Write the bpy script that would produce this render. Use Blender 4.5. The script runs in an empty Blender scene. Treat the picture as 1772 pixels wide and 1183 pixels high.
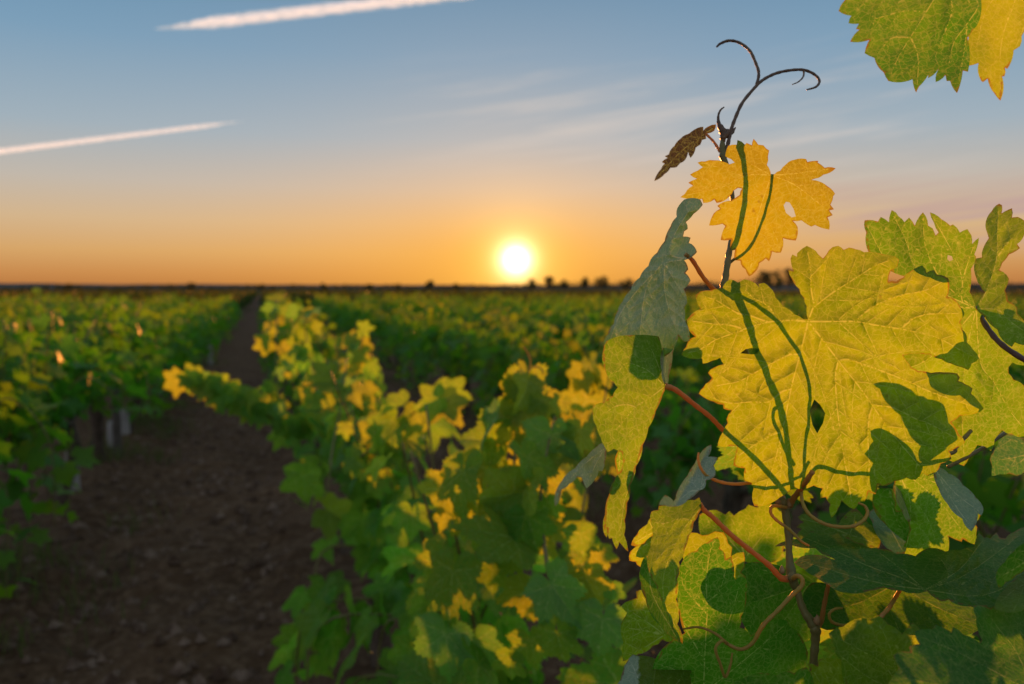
import bpy, math, random
import numpy as np
from mathutils import Vector, Matrix
from mathutils.geometry import delaunay_2d_cdt

# ------------------------------------------------------------------ camera, sky, sun, exposure
F = 1378.0                      # focal length in photo pixels (28 mm on 36 mm, 1772 px wide)
CX, CY = 886.0, 591.5
HORIZON = 499.0
CAM_H = 1.30
PITCH = math.atan((CY - HORIZON) / F)
SUN_EL = math.radians(2.05)
SUN_AZ = math.radians(0.29)
SUN_PX = (893.0, 450.0)

scene = bpy.context.scene
C = scene.collection
cam_data = bpy.data.cameras.new('camera')
cam = bpy.data.objects.new('camera', cam_data)
C.objects.link(cam)
cam.location = (0, 0, CAM_H)
cam.rotation_euler = (math.pi / 2 - PITCH, 0, 0)
cam_data.sensor_width = 36.0
cam_data.lens = 28.0
cam_data.clip_start = 0.05
cam_data.clip_end = 20000.0
cam_data.dof.use_dof = True
cam_data.dof.focus_distance = 0.455
cam_data.dof.aperture_fstop = 7.5
cam_data.dof.aperture_blades = 9
scene.camera = cam
scene.render.engine = 'CYCLES'
scene.cycles.use_denoising = True
scene.cycles.max_bounces = 8
scene.cycles.diffuse_bounces = 4
scene.cycles.glossy_bounces = 2
scene.cycles.transmission_bounces = 6
scene.cycles.transparent_max_bounces = 8
scene.cycles.sample_clamp_indirect = 6.0
scene.cycles.volume_step_rate = 1.0
scene.cycles.volume_bounces = 1
scene.view_settings.view_transform = 'Standard'
scene.view_settings.look = 'None'
scene.view_settings.gamma = 1.0
scene.view_settings.exposure = 0.4

SUN_DIR = Vector((math.sin(SUN_AZ) * math.cos(SUN_EL), math.cos(SUN_AZ) * math.cos(SUN_EL), math.sin(SUN_EL)))
sun_data = bpy.data.lights.new('sun', 'SUN')
sun_data.energy = 4.7
sun_data.angle = math.radians(0.75)
sun_data.color = (1.0, 0.30, 0.05)
sun = bpy.data.objects.new('sun', sun_data)
C.objects.link(sun)
sun.rotation_euler = SUN_DIR.to_track_quat('Z', 'Y').to_euler()


class NT:
    """small helper to write node trees"""
    def __init__(self, tree):
        self.t = tree

    def n(self, kind, ins=None, **props):
        nd = self.t.nodes.new(kind)
        for k, v in props.items():
            setattr(nd, k, v)
        for k, v in (ins or {}).items():
            self.put(nd.inputs[k], v)
        return nd

    def put(self, sock, v):
        if isinstance(v, bpy.types.NodeSocket):
            self.t.links.new(v, sock)
        elif v is not None:
            if isinstance(v, (tuple, list)) and len(v) == 3 and sock.type == 'RGBA':
                v = (*v, 1.0)
            sock.default_value = v

    def m(self, op, a, b=None, c=None, clamp=False):
        nd = self.t.nodes.new('ShaderNodeMath')
        nd.operation = op
        nd.use_clamp = clamp
        for i, v in enumerate((a, b, c)):
            if v is not None:
                self.put(nd.inputs[i], v)
        return nd.outputs[0]

    def v(self, op, a, b=None, out=0, scale=None):
        nd = self.t.nodes.new('ShaderNodeVectorMath')
        nd.operation = op
        self.put(nd.inputs[0], a)
        if b is not None:
            self.put(nd.inputs[1], b)
        if scale is not None:
            self.put(nd.inputs['Scale'], scale)
        return nd.outputs[out]

    def mix(self, f, a, b, blend='MIX'):
        nd = self.t.nodes.new('ShaderNodeMix')
        nd.data_type = 'RGBA'
        nd.blend_type = blend
        nd.clamp_factor = True
        self.put(nd.inputs[0], f)
        self.put(nd.inputs[6], a)
        self.put(nd.inputs[7], b)
        return nd.outputs[2]

    def ramp(self, f, stops, interp='LINEAR'):
        nd = self.t.nodes.new('ShaderNodeValToRGB')
        cr = nd.color_ramp
        cr.interpolation = interp
        while len(cr.elements) < len(stops):
            cr.elements.new(0.5)
        for e, (p, col) in zip(cr.elements, stops):
            e.position = p
            e.color = (*col, 1.0) if len(col) == 3 else col
        self.put(nd.inputs[0], f)
        return nd.outputs[0]

    def rng(self, v, a, b, c=0.0, d=1.0, smooth=True):
        nd = self.t.nodes.new('ShaderNodeMapRange')
        if smooth:
            nd.interpolation_type = 'SMOOTHSTEP'
        for i, x in enumerate((v, a, b, c, d)):
            self.put(nd.inputs[i], x)
        return nd.outputs[0]


def build_world():
    w = bpy.data.worlds.new('World')
    scene.world = w
    w.use_nodes = True
    nt = w.node_tree
    nt.nodes.clear()
    g = NT(nt)
    co = g.n('ShaderNodeTexCoord').outputs['Generated']
    d = g.v('NORMALIZE', co)
    sep = g.n('ShaderNodeSeparateXYZ', {0: d})
    x, y, z = sep.outputs
    dot = g.v('DOT_PRODUCT', d, tuple(SUN_DIR), out=1)
    ang = g.m('MULTIPLY', g.m('ARCCOSINE', g.m('MINIMUM', dot, 0.9999999)), 57.2958)
    az = g.m('MULTIPLY', g.m('ARCTAN2', x, y), 57.2958)
    el = g.m('MULTIPLY', g.m('ARCSINE', z), 57.2958)
    # sky colours by elevation (scene referred), 0..45 degrees
    e01 = g.m('DIVIDE', g.m('MAXIMUM', el, 0.0), 45.0, clamp=True)
    west = g.ramp(e01, [(0.0, (0.48, 0.175, 0.052)), (0.022, (0.60, 0.265, 0.085)), (0.055, (0.70, 0.40, 0.16)),
                        (0.10, (0.68, 0.49, 0.30)), (0.155, (0.55, 0.51, 0.46)), (0.23, (0.36, 0.465, 0.55)),
                        (0.35, (0.195, 0.365, 0.53)), (0.46, (0.115, 0.285, 0.46)), (0.62, (0.24, 0.36, 0.50)), (1.0, (0.34, 0.44, 0.54))])
    east = g.ramp(e01, [(0.0, (0.32, 0.30, 0.32)), (0.12, (0.48, 0.43, 0.45)), (0.30, (0.44, 0.47, 0.52)),
                        (0.6, (0.36, 0.43, 0.52)), (1.0, (0.34, 0.44, 0.54))])
    side = g.rng(g.m('ABSOLUTE', az), 50.0, 125.0)
    base = g.mix(side, west, east)
    # the physical sky underneath, same sun
    sky = g.n('ShaderNodeTexSky', sky_type='NISHITA', sun_disc=False, sun_elevation=SUN_EL, sun_rotation=SUN_AZ,
              air_density=1.0, dust_density=2.0, ozone_density=1.5)
    nish = g.v('SCALE', sky.outputs[0], scale=0.10)
    base = g.mix(0.12, base, nish)
    # high thin cloud streaks, drawn out along the horizon
    ax = g.n('ShaderNodeCombineXYZ', {0: g.m('MULTIPLY', az, 0.045), 1: g.m('SUBTRACT', g.m('MULTIPLY', el, 0.75), g.m('MULTIPLY', az, 0.085)), 2: 0.0})
    ns = g.n('ShaderNodeTexNoise', {'Vector': ax.outputs[0], 'Scale': 1.0, 'Detail': 7.0, 'Roughness': 0.62, 'Distortion': 0.35})
    band = g.m('MULTIPLY', g.rng(el, 5.0, 10.0), g.m('SUBTRACT', 1.0, g.rng(el, 12.5, 17.0)))
    band = g.m('MULTIPLY', band, g.m('MULTIPLY', g.rng(az, -14.0, 4.0), g.m('SUBTRACT', 1.0, g.rng(az, 22.0, 34.0))))
    wisp = g.m('MULTIPLY', g.rng(ns.outputs[0], 0.46, 0.70), band)
    base = g.mix(g.m('MULTIPLY', wisp, 0.46), base, (0.72, 0.64, 0.58))
    ns2 = g.n('ShaderNodeTexNoise', {'Vector': g.v('ADD', g.v('MULTIPLY', ax.outputs[0], (0.6, 1.2, 1.0)), (7.3, 2.1, 0.0)), 'Scale': 1.0, 'Detail': 6.0, 'Roughness': 0.6, 'Distortion': 0.3})
    low = g.m('MULTIPLY', g.rng(el, 1.6, 3.6), g.m('SUBTRACT', 1.0, g.rng(el, 5.0, 8.0)))
    bank = g.m('MULTIPLY', g.m('MULTIPLY', g.rng(ns2.outputs[0], 0.42, 0.64), low), g.rng(az, 8.0, 24.0))
    base = g.mix(g.m('MULTIPLY', bank, 0.85), base, (0.50, 0.35, 0.34))
    # warm aureole and the over-exposed sun
    ea, ee = g.m('MULTIPLY', az, 0.50), g.m('SUBTRACT', el, math.degrees(SUN_EL) * 0.6)
    ang2 = g.m('SQRT', g.m('ADD', g.m('MULTIPLY', ea, ea), g.m('MULTIPLY', ee, ee)))
    f1 = g.m('MINIMUM', g.m('MULTIPLY', g.m('EXPONENT', g.m('DIVIDE', g.m('SUBTRACT', 1.0, ang2), 5.2)), 0.92), 0.95)
    lowf = g.m('SUBTRACT', 1.0, g.m('MULTIPLY', g.rng(el, 2.5, 12.0), 0.75))
    base = g.mix(g.m('MULTIPLY', f1, lowf), base, (0.95, 0.42, 0.030))
    f2 = g.m('MULTIPLY', g.m('EXPONENT', g.m('DIVIDE', ang, -16.0)), 0.10)
    base = g.mix(f2, base, (0.95, 0.62, 0.32))
    halo = g.m('MULTIPLY', g.m('EXPONENT', g.m('DIVIDE', ang, -1.6)), 1.25)
    base = g.v('ADD', base, g.v('SCALE', (1.0, 0.62, 0.14), scale=halo))
    core = g.m('MULTIPLY', g.m('EXPONENT', g.m('DIVIDE', ang, -0.42)), 12.0)
    base = g.v('ADD', base, g.v('SCALE', (1.0, 0.90, 0.62), scale=core))
    bg = g.n('ShaderNodeBackground', {'Color': base, 'Strength': 0.76})
    out = g.n('ShaderNodeOutputWorld', {'Surface': bg.outputs[0]})


build_world()

# ------------------------------------------------------------------ geometry helpers
FWD = Vector((0, math.cos(PITCH), -math.sin(PITCH)))
UP = Vector((0, math.sin(PITCH), math.cos(PITCH)))
RIGHT = Vector((1, 0, 0))
CAMP = Vector((0, 0, CAM_H))


def P3(px, py, d):
    """world point that the photo shows at pixel (px, py), d metres in front of the camera"""
    return CAMP + FWD * d + RIGHT * ((px - CX) / F * d) + UP * (-(py - CY) / F * d)


def P3n(p, d):
    p = np.asarray(p, float)
    d = np.asarray(d, float)
    a = ((p[:, 0] - CX) / F * d)[:, None]
    b = (-(p[:, 1] - CY) / F * d)[:, None]
    return np.array(CAMP) + np.array(FWD) * d[:, None] + np.array(RIGHT) * a + np.array(UP) * b


def to_px(v):
    r = v - CAMP
    d = r.dot(FWD)
    if d < 1e-3:
        return None
    return CX + F * r.dot(RIGHT) / d, CY - F * r.dot(UP) / d, d


def unshadow(p, d1, d2):
    """where a thing at depth d2 stands so that the low sun drops its shadow on pixel p at depth d1"""
    k = d1 / d2
    return (SUN_PX[0] + (p[0] - SUN_PX[0]) * k, SUN_PX[1] + (p[1] - SUN_PX[1]) * k)


def mesh_np(name, V, T, mats=(), attrs=None, smooth=True, mat_idx=None):
    """mesh from numpy vertices and a list/array of faces of equal length (or list of arrays)"""
    me = bpy.data.meshes.new(name)
    V = np.asarray(V, np.float32)
    blocks = T if isinstance(T, list) and len(T) and isinstance(T[0], np.ndarray) else [np.asarray(T)]
    blocks = [b for b in blocks if len(b)]
    nl = sum(b.size for b in blocks)
    nf = sum(len(b) for b in blocks)
    me.vertices.add(len(V))
    me.vertices.foreach_set('co', V.ravel())
    me.loops.add(nl)
    me.loops.foreach_set('vertex_index', np.concatenate([b.ravel() for b in blocks]).astype(np.int32))
    me.polygons.add(nf)
    tot = np.concatenate([np.full(len(b), b.shape[1], np.int32) for b in blocks])
    start = np.concatenate([[0], np.cumsum(tot)[:-1]]).astype(np.int32)
    me.polygons.foreach_set('loop_start', start)
    me.polygons.foreach_set('loop_total', tot)
    me.polygons.foreach_set('use_smooth', np.full(nf, smooth, bool))
    if mat_idx is not None:
        me.polygons.foreach_set('material_index', np.asarray(mat_idx, np.int32))
    for k, a in (attrs or {}).items():
        at = me.attributes.new(k, 'FLOAT', 'POINT')
        at.data.foreach_set('value', np.asarray(a, np.float32))
    for m in mats:
        me.materials.append(m)
    me.update()
    me.validate()
    return me


def obj(name, me, parent=None, loc=None):
    o = bpy.data.objects.new(name, me)
    C.objects.link(o)
    if parent is not None:
        o.parent = parent
    if loc is not None:
        o.location = loc
    return o


def tag(o, label=None, cat=None, group=None, kind=None):
    if label:
        o['label'] = label
    if cat:
        o['category'] = cat
    if group:
        o['group'] = group
    if kind:
        o['kind'] = kind
    return o


def thing(name, label, cat, loc=(0, 0, 0), group=None):
    o = bpy.data.objects.new(name, None)
    o.empty_display_size = 0.1
    C.objects.link(o)
    o.location = loc
    return tag(o, label, cat, group)


def smooth_path(pts, n=6):
    """Catmull-Rom through points of any dimension"""
    P = [np.asarray(p, float) for p in pts]
    if len(P) < 3:
        return [P[0] + (P[-1] - P[0]) * t for t in np.linspace(0, 1, n + 1)]
    P = [2 * P[0] - P[1]] + P + [2 * P[-1] - P[-2]]
    out = []
    for i in range(1, len(P) - 2):
        a, b, c, d = P[i - 1:i + 3]
        for k in range(n):
            t = k / n
            out.append(0.5 * (2 * b + (c - a) * t + (2 * a - 5 * b + 4 * c - d) * t * t + (3 * b - a - 3 * c + d) * t ** 3))
    out.append(P[-2])
    return out


def tube_np(pts, radii, sides=8, wobble=0.0, rnd=None):
    """swept tube: pts list of 3-vectors, radii per point; returns V, quads, caps"""
    pts = np.asarray(pts, float)
    n = len(pts)
    radii = np.broadcast_to(np.asarray(radii, float), (n,))
    tan = np.gradient(pts, axis=0)
    tan /= np.linalg.norm(tan, axis=1)[:, None] + 1e-12
    ref = np.array([0.31, -0.2, 0.93])
    if abs(tan[0] @ ref) > 0.9:
        ref = np.array([1.0, 0.1, 0.0])
    u = np.cross(tan[0], ref)
    u /= np.linalg.norm(u)
    V = []
    for i in range(n):
        u = u - tan[i] * (u @ tan[i])
        u /= np.linalg.norm(u) + 1e-12
        w = np.cross(tan[i], u)
        for k in range(sides):
            a = 2 * math.pi * k / sides
            r = radii[i]
            if wobble and rnd is not None:
                r *= 1 + rnd.uniform(-wobble, wobble)
            V.append(pts[i] + (u * math.cos(a) + w * math.sin(a)) * r)
    Q = []
    for i in range(n - 1):
        for k in range(sides):
            k2 = (k + 1) % sides
            Q.append((i * sides + k, i * sides + k2, (i + 1) * sides + k2, (i + 1) * sides + k))
    V.append(pts[0] - tan[0] * radii[0] * 0.4)
    V.append(pts[-1] + tan[-1] * radii[-1] * 0.6)
    T = []
    for k in range(sides):
        k2 = (k + 1) % sides
        T.append((len(V) - 2, k2, k))
        T.append((len(V) - 1, (n - 1) * sides + k, (n - 1) * sides + k2))
    return np.array(V), np.array(Q), np.array(T)


class Bag:
    """collects pieces of one mesh"""
    def __init__(self):
        self.V, self.Q, self.T, self.n, self.A = [], [], [], 0, []

    def add(self, V, Q=None, T=None, tint=0.0):
        V = np.asarray(V, float)
        if Q is not None and len(Q):
            self.Q.append(np.asarray(Q) + self.n)
        if T is not None and len(T):
            self.T.append(np.asarray(T) + self.n)
        self.V.append(V)
        self.A.append(np.broadcast_to(np.asarray(tint, float), (len(V),)))
        self.n += len(V)

    def tube(self, pts, radii, sides=8, wobble=0.0, rnd=None, tint=0.0):
        V, Q, T = tube_np(pts, radii, sides, wobble, rnd)
        self.add(V, Q, T, tint)

    def mesh(self, name, mat, origin=(0, 0, 0), smooth=True):
        V = np.concatenate(self.V) - np.asarray(origin, float)
        blocks = []
        if self.Q:
            blocks.append(np.concatenate(self.Q))
        if self.T:
            blocks.append(np.concatenate(self.T))
        return mesh_np(name, V, blocks, [mat], {'tint': np.concatenate(self.A)}, smooth)

# ------------------------------------------------------------------ materials
def new_mat(name):
    m = bpy.data.materials.new(name)
    m.use_nodes = True
    m.node_tree.nodes.clear()
    return m, NT(m.node_tree)


def leaf_mat(name, t_green, t_yellow, r_green, r_yellow, w=0.6, detail=True, rough=0.5, spots=0.5):
    """thin vine leaf: reflecting face + light let through; veins and felted undersides are attributes"""
    m, g = new_mat(name)
    tint = g.n('ShaderNodeAttribute', attribute_name='tint').outputs['Fac']
    rnd = g.n('ShaderNodeObjectInfo').outputs['Random']
    tt = g.m('ADD', tint, g.m('MULTIPLY', g.m('SUBTRACT', rnd, 0.5), 0.35), clamp=True)
    if detail:
        big0 = g.n('ShaderNodeTexNoise', {'Vector': g.n('ShaderNodeTexCoord').outputs['Object'], 'Scale': 17.0, 'Detail': 4.0, 'Roughness': 0.6}).outputs['Fac']
        tt = g.m('ADD', tt, g.m('MULTIPLY', g.m('SUBTRACT', big0, 0.5), 2.2), clamp=True)
    tr = g.mix(tt, t_green, t_yellow)
    rf = g.mix(tt, r_green, r_yellow)
    weight = w
    normal = None
    if detail:
        vein = g.n('ShaderNodeAttribute', attribute_name='vein').outputs['Fac']
        under = g.n('ShaderNodeAttribute', attribute_name='under').outputs['Fac']
        co = g.n('ShaderNodeTexCoord').outputs['Object']
        wob = g.n('ShaderNodeTexNoise', {'Vector': co, 'Scale': 160.0, 'Detail': 2.0}).outputs['Color']
        co2 = g.v('ADD', co, g.v('SCALE', g.v('SUBTRACT', wob, (0.5, 0.5, 0.5)), scale=0.004))
        v1 = g.n('ShaderNodeTexVoronoi', {'Vector': co2, 'Scale': 210.0}, feature='DISTANCE_TO_EDGE').outputs['Distance']
        v2 = g.n('ShaderNodeTexVoronoi', {'Vector': co2, 'Scale': 620.0}, feature='DISTANCE_TO_EDGE').outputs['Distance']
        net = g.m('ADD', g.m('MULTIPLY', g.rng(v1, 0.10, 0.0), 0.26), g.m('MULTIPLY', g.rng(v2, 0.14, 0.0), 0.14))
        blot = g.n('ShaderNodeTexNoise', {'Vector': co, 'Scale': 38.0, 'Detail': 6.0, 'Roughness': 0.62}).outputs['Fac']
        big = g.n('ShaderNodeTexNoise', {'Vector': co, 'Scale': 14.0, 'Detail': 3.0}).outputs['Fac']
        shade = g.m('ADD', 0.36, g.m('ADD', g.m('MULTIPLY', blot, 0.56), g.m('MULTIPLY', big, 0.44)))
        tr = g.v('SCALE', tr, scale=shade)
        rf = g.v('SCALE', rf, scale=shade)
        vv = g.m('MAXIMUM', g.m('MULTIPLY', vein, 1.0), net)
        tr = g.mix(g.m('MULTIPLY', vv, 0.8), tr, (0.74, 1.0, 0.25))
        vr = g.m('MAXIMUM', g.m('MULTIPLY', vein, 0.75), g.m('MULTIPLY', net, 0.45))
        rf = g.mix(vr, rf, (0.34, 0.40, 0.13))
        rf = g.mix(g.m('MULTIPLY', under, 0.85), rf, g.mix(vv, (0.27, 0.35, 0.27), (0.52, 0.54, 0.42)))
        weight = g.m('MULTIPLY', w, g.m('SUBTRACT', 1.0, g.m('MULTIPLY', under, 0.55)))
        spn = g.n('ShaderNodeTexNoise', {'Vector': co, 'Scale': 75.0, 'Detail': 3.0, 'Roughness': 0.5}).outputs['Fac']
        sp = g.m('MULTIPLY', g.rng(spn, 0.72, 0.78), spots)
        tr = g.mix(sp, tr, (0.20, 0.08, 0.015))
        rf = g.mix(sp, rf, (0.10, 0.05, 0.02))
        edge = g.n('ShaderNodeAttribute', attribute_name='edge').outputs['Fac']
        dry = g.rng(g.m('ADD', g.m('MULTIPLY', edge, 0.75), g.m('MULTIPLY', blot, 0.9)), 1.04, 1.20)
        dry = g.m('MULTIPLY', dry, 0.85)
        tr = g.mix(dry, tr, (0.36, 0.24, 0.02))
        rf = g.mix(dry, rf, (0.17, 0.12, 0.04))
        hgt = g.m('ADD', g.m('MULTIPLY', v1, 0.5), g.m('ADD', g.m('MULTIPLY', v2, 0.2), g.m('MULTIPLY', blot, 0.5)))
        normal = g.n('ShaderNodeBump', {'Height': hgt, 'Strength': 0.4, 'Distance': 0.0022}).outputs[0]
    pr = g.n('ShaderNodeBsdfPrincipled', {'Base Color': rf, 'Roughness': rough, 'Specular IOR Level': 0.14, 'Normal': normal})
    tl = g.n('ShaderNodeBsdfTranslucent', {'Color': tr, 'Normal': normal})
    mx = g.n('ShaderNodeMixShader', {0: weight, 1: pr.outputs[0], 2: tl.outputs[0]})
    g.n('ShaderNodeOutputMaterial', {'Surface': mx.outputs[0]})
    return m


def stem_mat(name, c1, c2, rough=0.5, scale=90.0, bump=0.3, dist=0.0008, trans=None, stretch=(1, 1, 0.25)):
    m, g = new_mat(name)
    co = g.n('ShaderNodeTexCoord').outputs['Object']
    ns = g.n('ShaderNodeTexNoise', {'Vector': g.v('MULTIPLY', co, stretch), 'Scale': scale, 'Detail': 6.0, 'Roughness': 0.65}).outputs['Fac']
    col = g.mix(g.rng(ns, 0.35, 0.65), c1, c2)
    bm = g.n('ShaderNodeBump', {'Height': ns, 'Strength': bump, 'Distance': dist}).outputs[0]
    sh = g.n('ShaderNodeBsdfPrincipled', {'Base Color': col, 'Roughness': rough, 'Specular IOR Level': 0.35, 'Normal': bm}).outputs[0]
    if trans:
        tl = g.n('ShaderNodeBsdfTranslucent', {'Color': trans}).outputs[0]
        sh = g.n('ShaderNodeMixShader', {0: 0.38, 1: sh, 2: tl}).outputs[0]
    g.n('ShaderNodeOutputMaterial', {'Surface': sh})
    return m


M_LEAF = leaf_mat('vine_leaf', (0.20, 0.58, 0.008), (0.48, 0.76, 0.005), (0.060, 0.17, 0.020), (0.10, 0.20, 0.022), w=0.60)
M_DEEP = leaf_mat('old_leaf', (0.11, 0.52, 0.006), (0.32, 0.66, 0.006), (0.042, 0.165, 0.018), (0.07, 0.19, 0.02), w=0.52)
M_GOLD = leaf_mat('young_leaf', (0.50, 0.58, 0.006), (0.55, 0.64, 0.006), (0.20, 0.14, 0.025), (0.24, 0.16, 0.03), w=0.6, spots=0.7)
M_BROWN = leaf_mat('bronze_leaf', (0.13, 0.10, 0.05), (0.16, 0.12, 0.05), (0.13, 0.105, 0.095), (0.15, 0.115, 0.095), w=0.35)
M_MID = leaf_mat('vine_leaf_mid', (0.18, 0.68, 0.012), (0.54, 0.62, 0.008), (0.075, 0.25, 0.026), (0.13, 0.27, 0.028), w=0.58)
M_FOL = leaf_mat('foliage', (0.11, 0.42, 0.012), (0.37, 0.43, 0.010), (0.060, 0.195, 0.028), (0.12, 0.24, 0.03), w=0.5, detail=False, rough=0.5)
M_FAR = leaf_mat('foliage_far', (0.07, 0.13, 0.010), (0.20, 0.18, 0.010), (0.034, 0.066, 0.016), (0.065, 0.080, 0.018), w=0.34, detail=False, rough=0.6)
M_TREE = leaf_mat('tree_leaf', (0.05, 0.08, 0.02), (0.08, 0.10, 0.02), (0.035, 0.05, 0.022), (0.05, 0.06, 0.025), w=0.3, detail=False, rough=0.7)
M_BARK = stem_mat('bark', (0.055, 0.038, 0.026), (0.14, 0.10, 0.075), 0.9, 60.0, 0.9, 0.006)
M_SHOOT = stem_mat('shoot', (0.13, 0.12, 0.035), (0.20, 0.15, 0.05), 0.45, 120.0, 0.35, 0.0006)
M_PETIOLE = stem_mat('petiole', (0.42, 0.20, 0.06), (0.46, 0.28, 0.08), 0.4, 140.0, 0.3, 0.0005, (0.75, 0.36, 0.07))
M_TENDRIL = stem_mat('tendril', (0.36, 0.30, 0.06), (0.46, 0.27, 0.07), 0.4, 140.0, 0.2, 0.0004, (0.80, 0.50, 0.08))
M_DKTEN = stem_mat('brown_tendril', (0.10, 0.055, 0.035), (0.15, 0.085, 0.045), 0.45, 140.0, 0.2, 0.0004)
M_PURPLE = stem_mat('purple_petiole', (0.085, 0.045, 0.05), (0.13, 0.07, 0.06), 0.4, 140.0, 0.25, 0.0004)
M_BUD = stem_mat('bud', (0.25, 0.13, 0.06), (0.36, 0.20, 0.09), 0.6, 300.0, 0.5, 0.0006)
M_STAKE = stem_mat('weathered_wood', (0.27, 0.25, 0.24), (0.40, 0.37, 0.35), 0.85, 25.0, 0.7, 0.006)
M_POST = stem_mat('dark_wood', (0.08, 0.065, 0.055), (0.15, 0.125, 0.105), 0.9, 25.0, 0.7, 0.006)
M_GRASS = leaf_mat('grass', (0.10, 0.22, 0.02), (0.25, 0.28, 0.05), (0.05, 0.09, 0.025), (0.13, 0.13, 0.05), w=0.35, detail=False)


def soil_mat():
    m, g = new_mat('tilled_soil')
    co = g.n('ShaderNodeTexCoord').outputs['Object']
    n1 = g.n('ShaderNodeTexNoise', {'Vector': co, 'Scale': 1.3, 'Detail': 5.0, 'Roughness': 0.6}).outputs['Fac']
    n2 = g.n('ShaderNodeTexNoise', {'Vector': co, 'Scale': 18.0, 'Detail': 8.0, 'Roughness': 0.7}).outputs['Fac']
    col = g.mix(g.rng(n1, 0.35, 0.65), (0.072, 0.036, 0.017), (0.110, 0.058, 0.029))
    col = g.mix(g.rng(n2, 0.42, 0.72), col, (0.20, 0.12, 0.07))
    bm = g.n('ShaderNodeBump', {'Height': n2, 'Strength': 1.0, 'Distance': 0.03}).outputs[0]
    p = g.n('ShaderNodeBsdfPrincipled', {'Base Color': col, 'Roughness': 0.95, 'Specular IOR Level': 0.15, 'Normal': bm})
    g.n('ShaderNodeOutputMaterial', {'Surface': p.outputs[0]})
    return m


def plain_mat(name, c1, c2, scale, rough=0.9):
    m, g = new_mat(name)
    co = g.n('ShaderNodeTexCoord').outputs['Object']
    n1 = g.n('ShaderNodeTexNoise', {'Vector': co, 'Scale': scale, 'Detail': 6.0, 'Roughness': 0.6}).outputs['Fac']
    col = g.mix(g.rng(n1, 0.35, 0.65), c1, c2)
    p = g.n('ShaderNodeBsdfPrincipled', {'Base Color': col, 'Roughness': rough, 'Specular IOR Level': 0.1})
    g.n('ShaderNodeOutputMaterial', {'Surface': p.outputs[0]})
    return m


M_SOIL = soil_mat()
M_CLOD = plain_mat('clods', (0.07, 0.04, 0.026), (0.22, 0.15, 0.11), 9.0)
M_HILL = plain_mat('distant_hill', (0.045, 0.050, 0.050), (0.085, 0.085, 0.085), 0.01)


# ------------------------------------------------------------------ leaf builder (works in a flat plane, any unit)
def in_poly(pts, poly):
    x, y = pts[:, 0], pts[:, 1]
    c = np.zeros(len(pts), bool)
    n = len(poly)
    for i in range(n):
        x1, y1 = poly[i]
        x2, y2 = poly[(i + 1) % n]
        if y1 == y2:
            continue
        k = ((y1 > y) != (y2 > y)) & (x < (x2 - x1) * (y - y1) / (y2 - y1) + x1)
        c ^= k
    return c


def seg_dist(pts, segs):
    """distance of points to nearest of segments (n,4)"""
    best = np.full(len(pts), 1e9)
    for x1, y1, x2, y2 in segs:
        dx, dy = x2 - x1, y2 - y1
        L = dx * dx + dy * dy + 1e-12
        t = np.clip(((pts[:, 0] - x1) * dx + (pts[:, 1] - y1) * dy) / L, 0, 1)
        d = np.hypot(pts[:, 0] - x1 - t * dx, pts[:, 1] - y1 - t * dy)
        best = np.minimum(best, d)
    return best


def segs_of(lines):
    return [(a[0], a[1], b[0], b[1]) for l in lines for a, b in zip(l[:-1], l[1:])]


def refine_outline(poly, step, rnd, bulge=0.07):
    out = []
    n = len(poly)
    area = sum(poly[i][0] * poly[(i + 1) % n][1] - poly[(i + 1) % n][0] * poly[i][1] for i in range(n))
    s = 1 if area > 0 else -1
    for i in range(n):
        a, b = np.array(poly[i], float), np.array(poly[(i + 1) % n], float)
        L = np.linalg.norm(b - a)
        k = max(1, int(L / step))
        nrm = np.array([(b - a)[1], -(b - a)[0]]) / (L + 1e-9) * s
        h = L * bulge * rnd.uniform(0.5, 1.5)
        for j in range(k):
            t = j / k
            out.append(a + (b - a) * t + nrm * h * 4 * t * (1 - t))
    return out


def auto_branches(lines, inside, rnd, gap, maxlen, ang0=48):
    """secondary veins grown off the main ones, stopping at the rim and at other veins"""
    allsegs = segs_of(lines)
    out = []
    for l in lines:
        l = [np.array(p, float) for p in l]
        cum = [0]
        for a, b in zip(l[:-1], l[1:]):
            cum.append(cum[-1] + np.linalg.norm(b - a))
        tot = cum[-1]
        s = gap * rnd.uniform(0.8, 1.2)
        side = rnd.choice((-1, 1))
        while s < tot * 0.94:
            i = max(k for k in range(len(cum) - 1) if cum[k] <= s)
            t = (s - cum[i]) / (cum[i + 1] - cum[i] + 1e-9)
            p = l[i] + (l[i + 1] - l[i]) * t
            d = (l[i + 1] - l[i]) / (np.linalg.norm(l[i + 1] - l[i]) + 1e-9)
            for sd in (side, -side):
                a = math.radians(ang0 + rnd.uniform(-8, 8)) * sd
                bend = -sd * math.radians(rnd.uniform(0.5, 2.0))
                q = p + d * rnd.uniform(0, gap * 0.25) * (sd == -side)
                path = [q]
                L = min(maxlen, (tot - s) * 0.75 + gap * 0.4) * rnd.uniform(0.8, 1.1)
                st = gap * 0.22
                walked = 0
                while walked < L:
                    dd = np.array([d[0] * math.cos(a) - d[1] * math.sin(a), d[0] * math.sin(a) + d[1] * math.cos(a)])
                    nq = path[-1] + dd * st
                    if not inside(nq):
                        break
                    if walked > st * 2 and seg_dist(nq[None], allsegs)[0] < st * 0.9:
                        break
                    path.append(nq)
                    walked += st
                    a += bend + math.radians(rnd.uniform(-4, 4))
                if len(path) > 2:
                    out.append(path)
            side = -side
            s += gap * rnd.uniform(0.8, 1.2)
    return out


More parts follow.
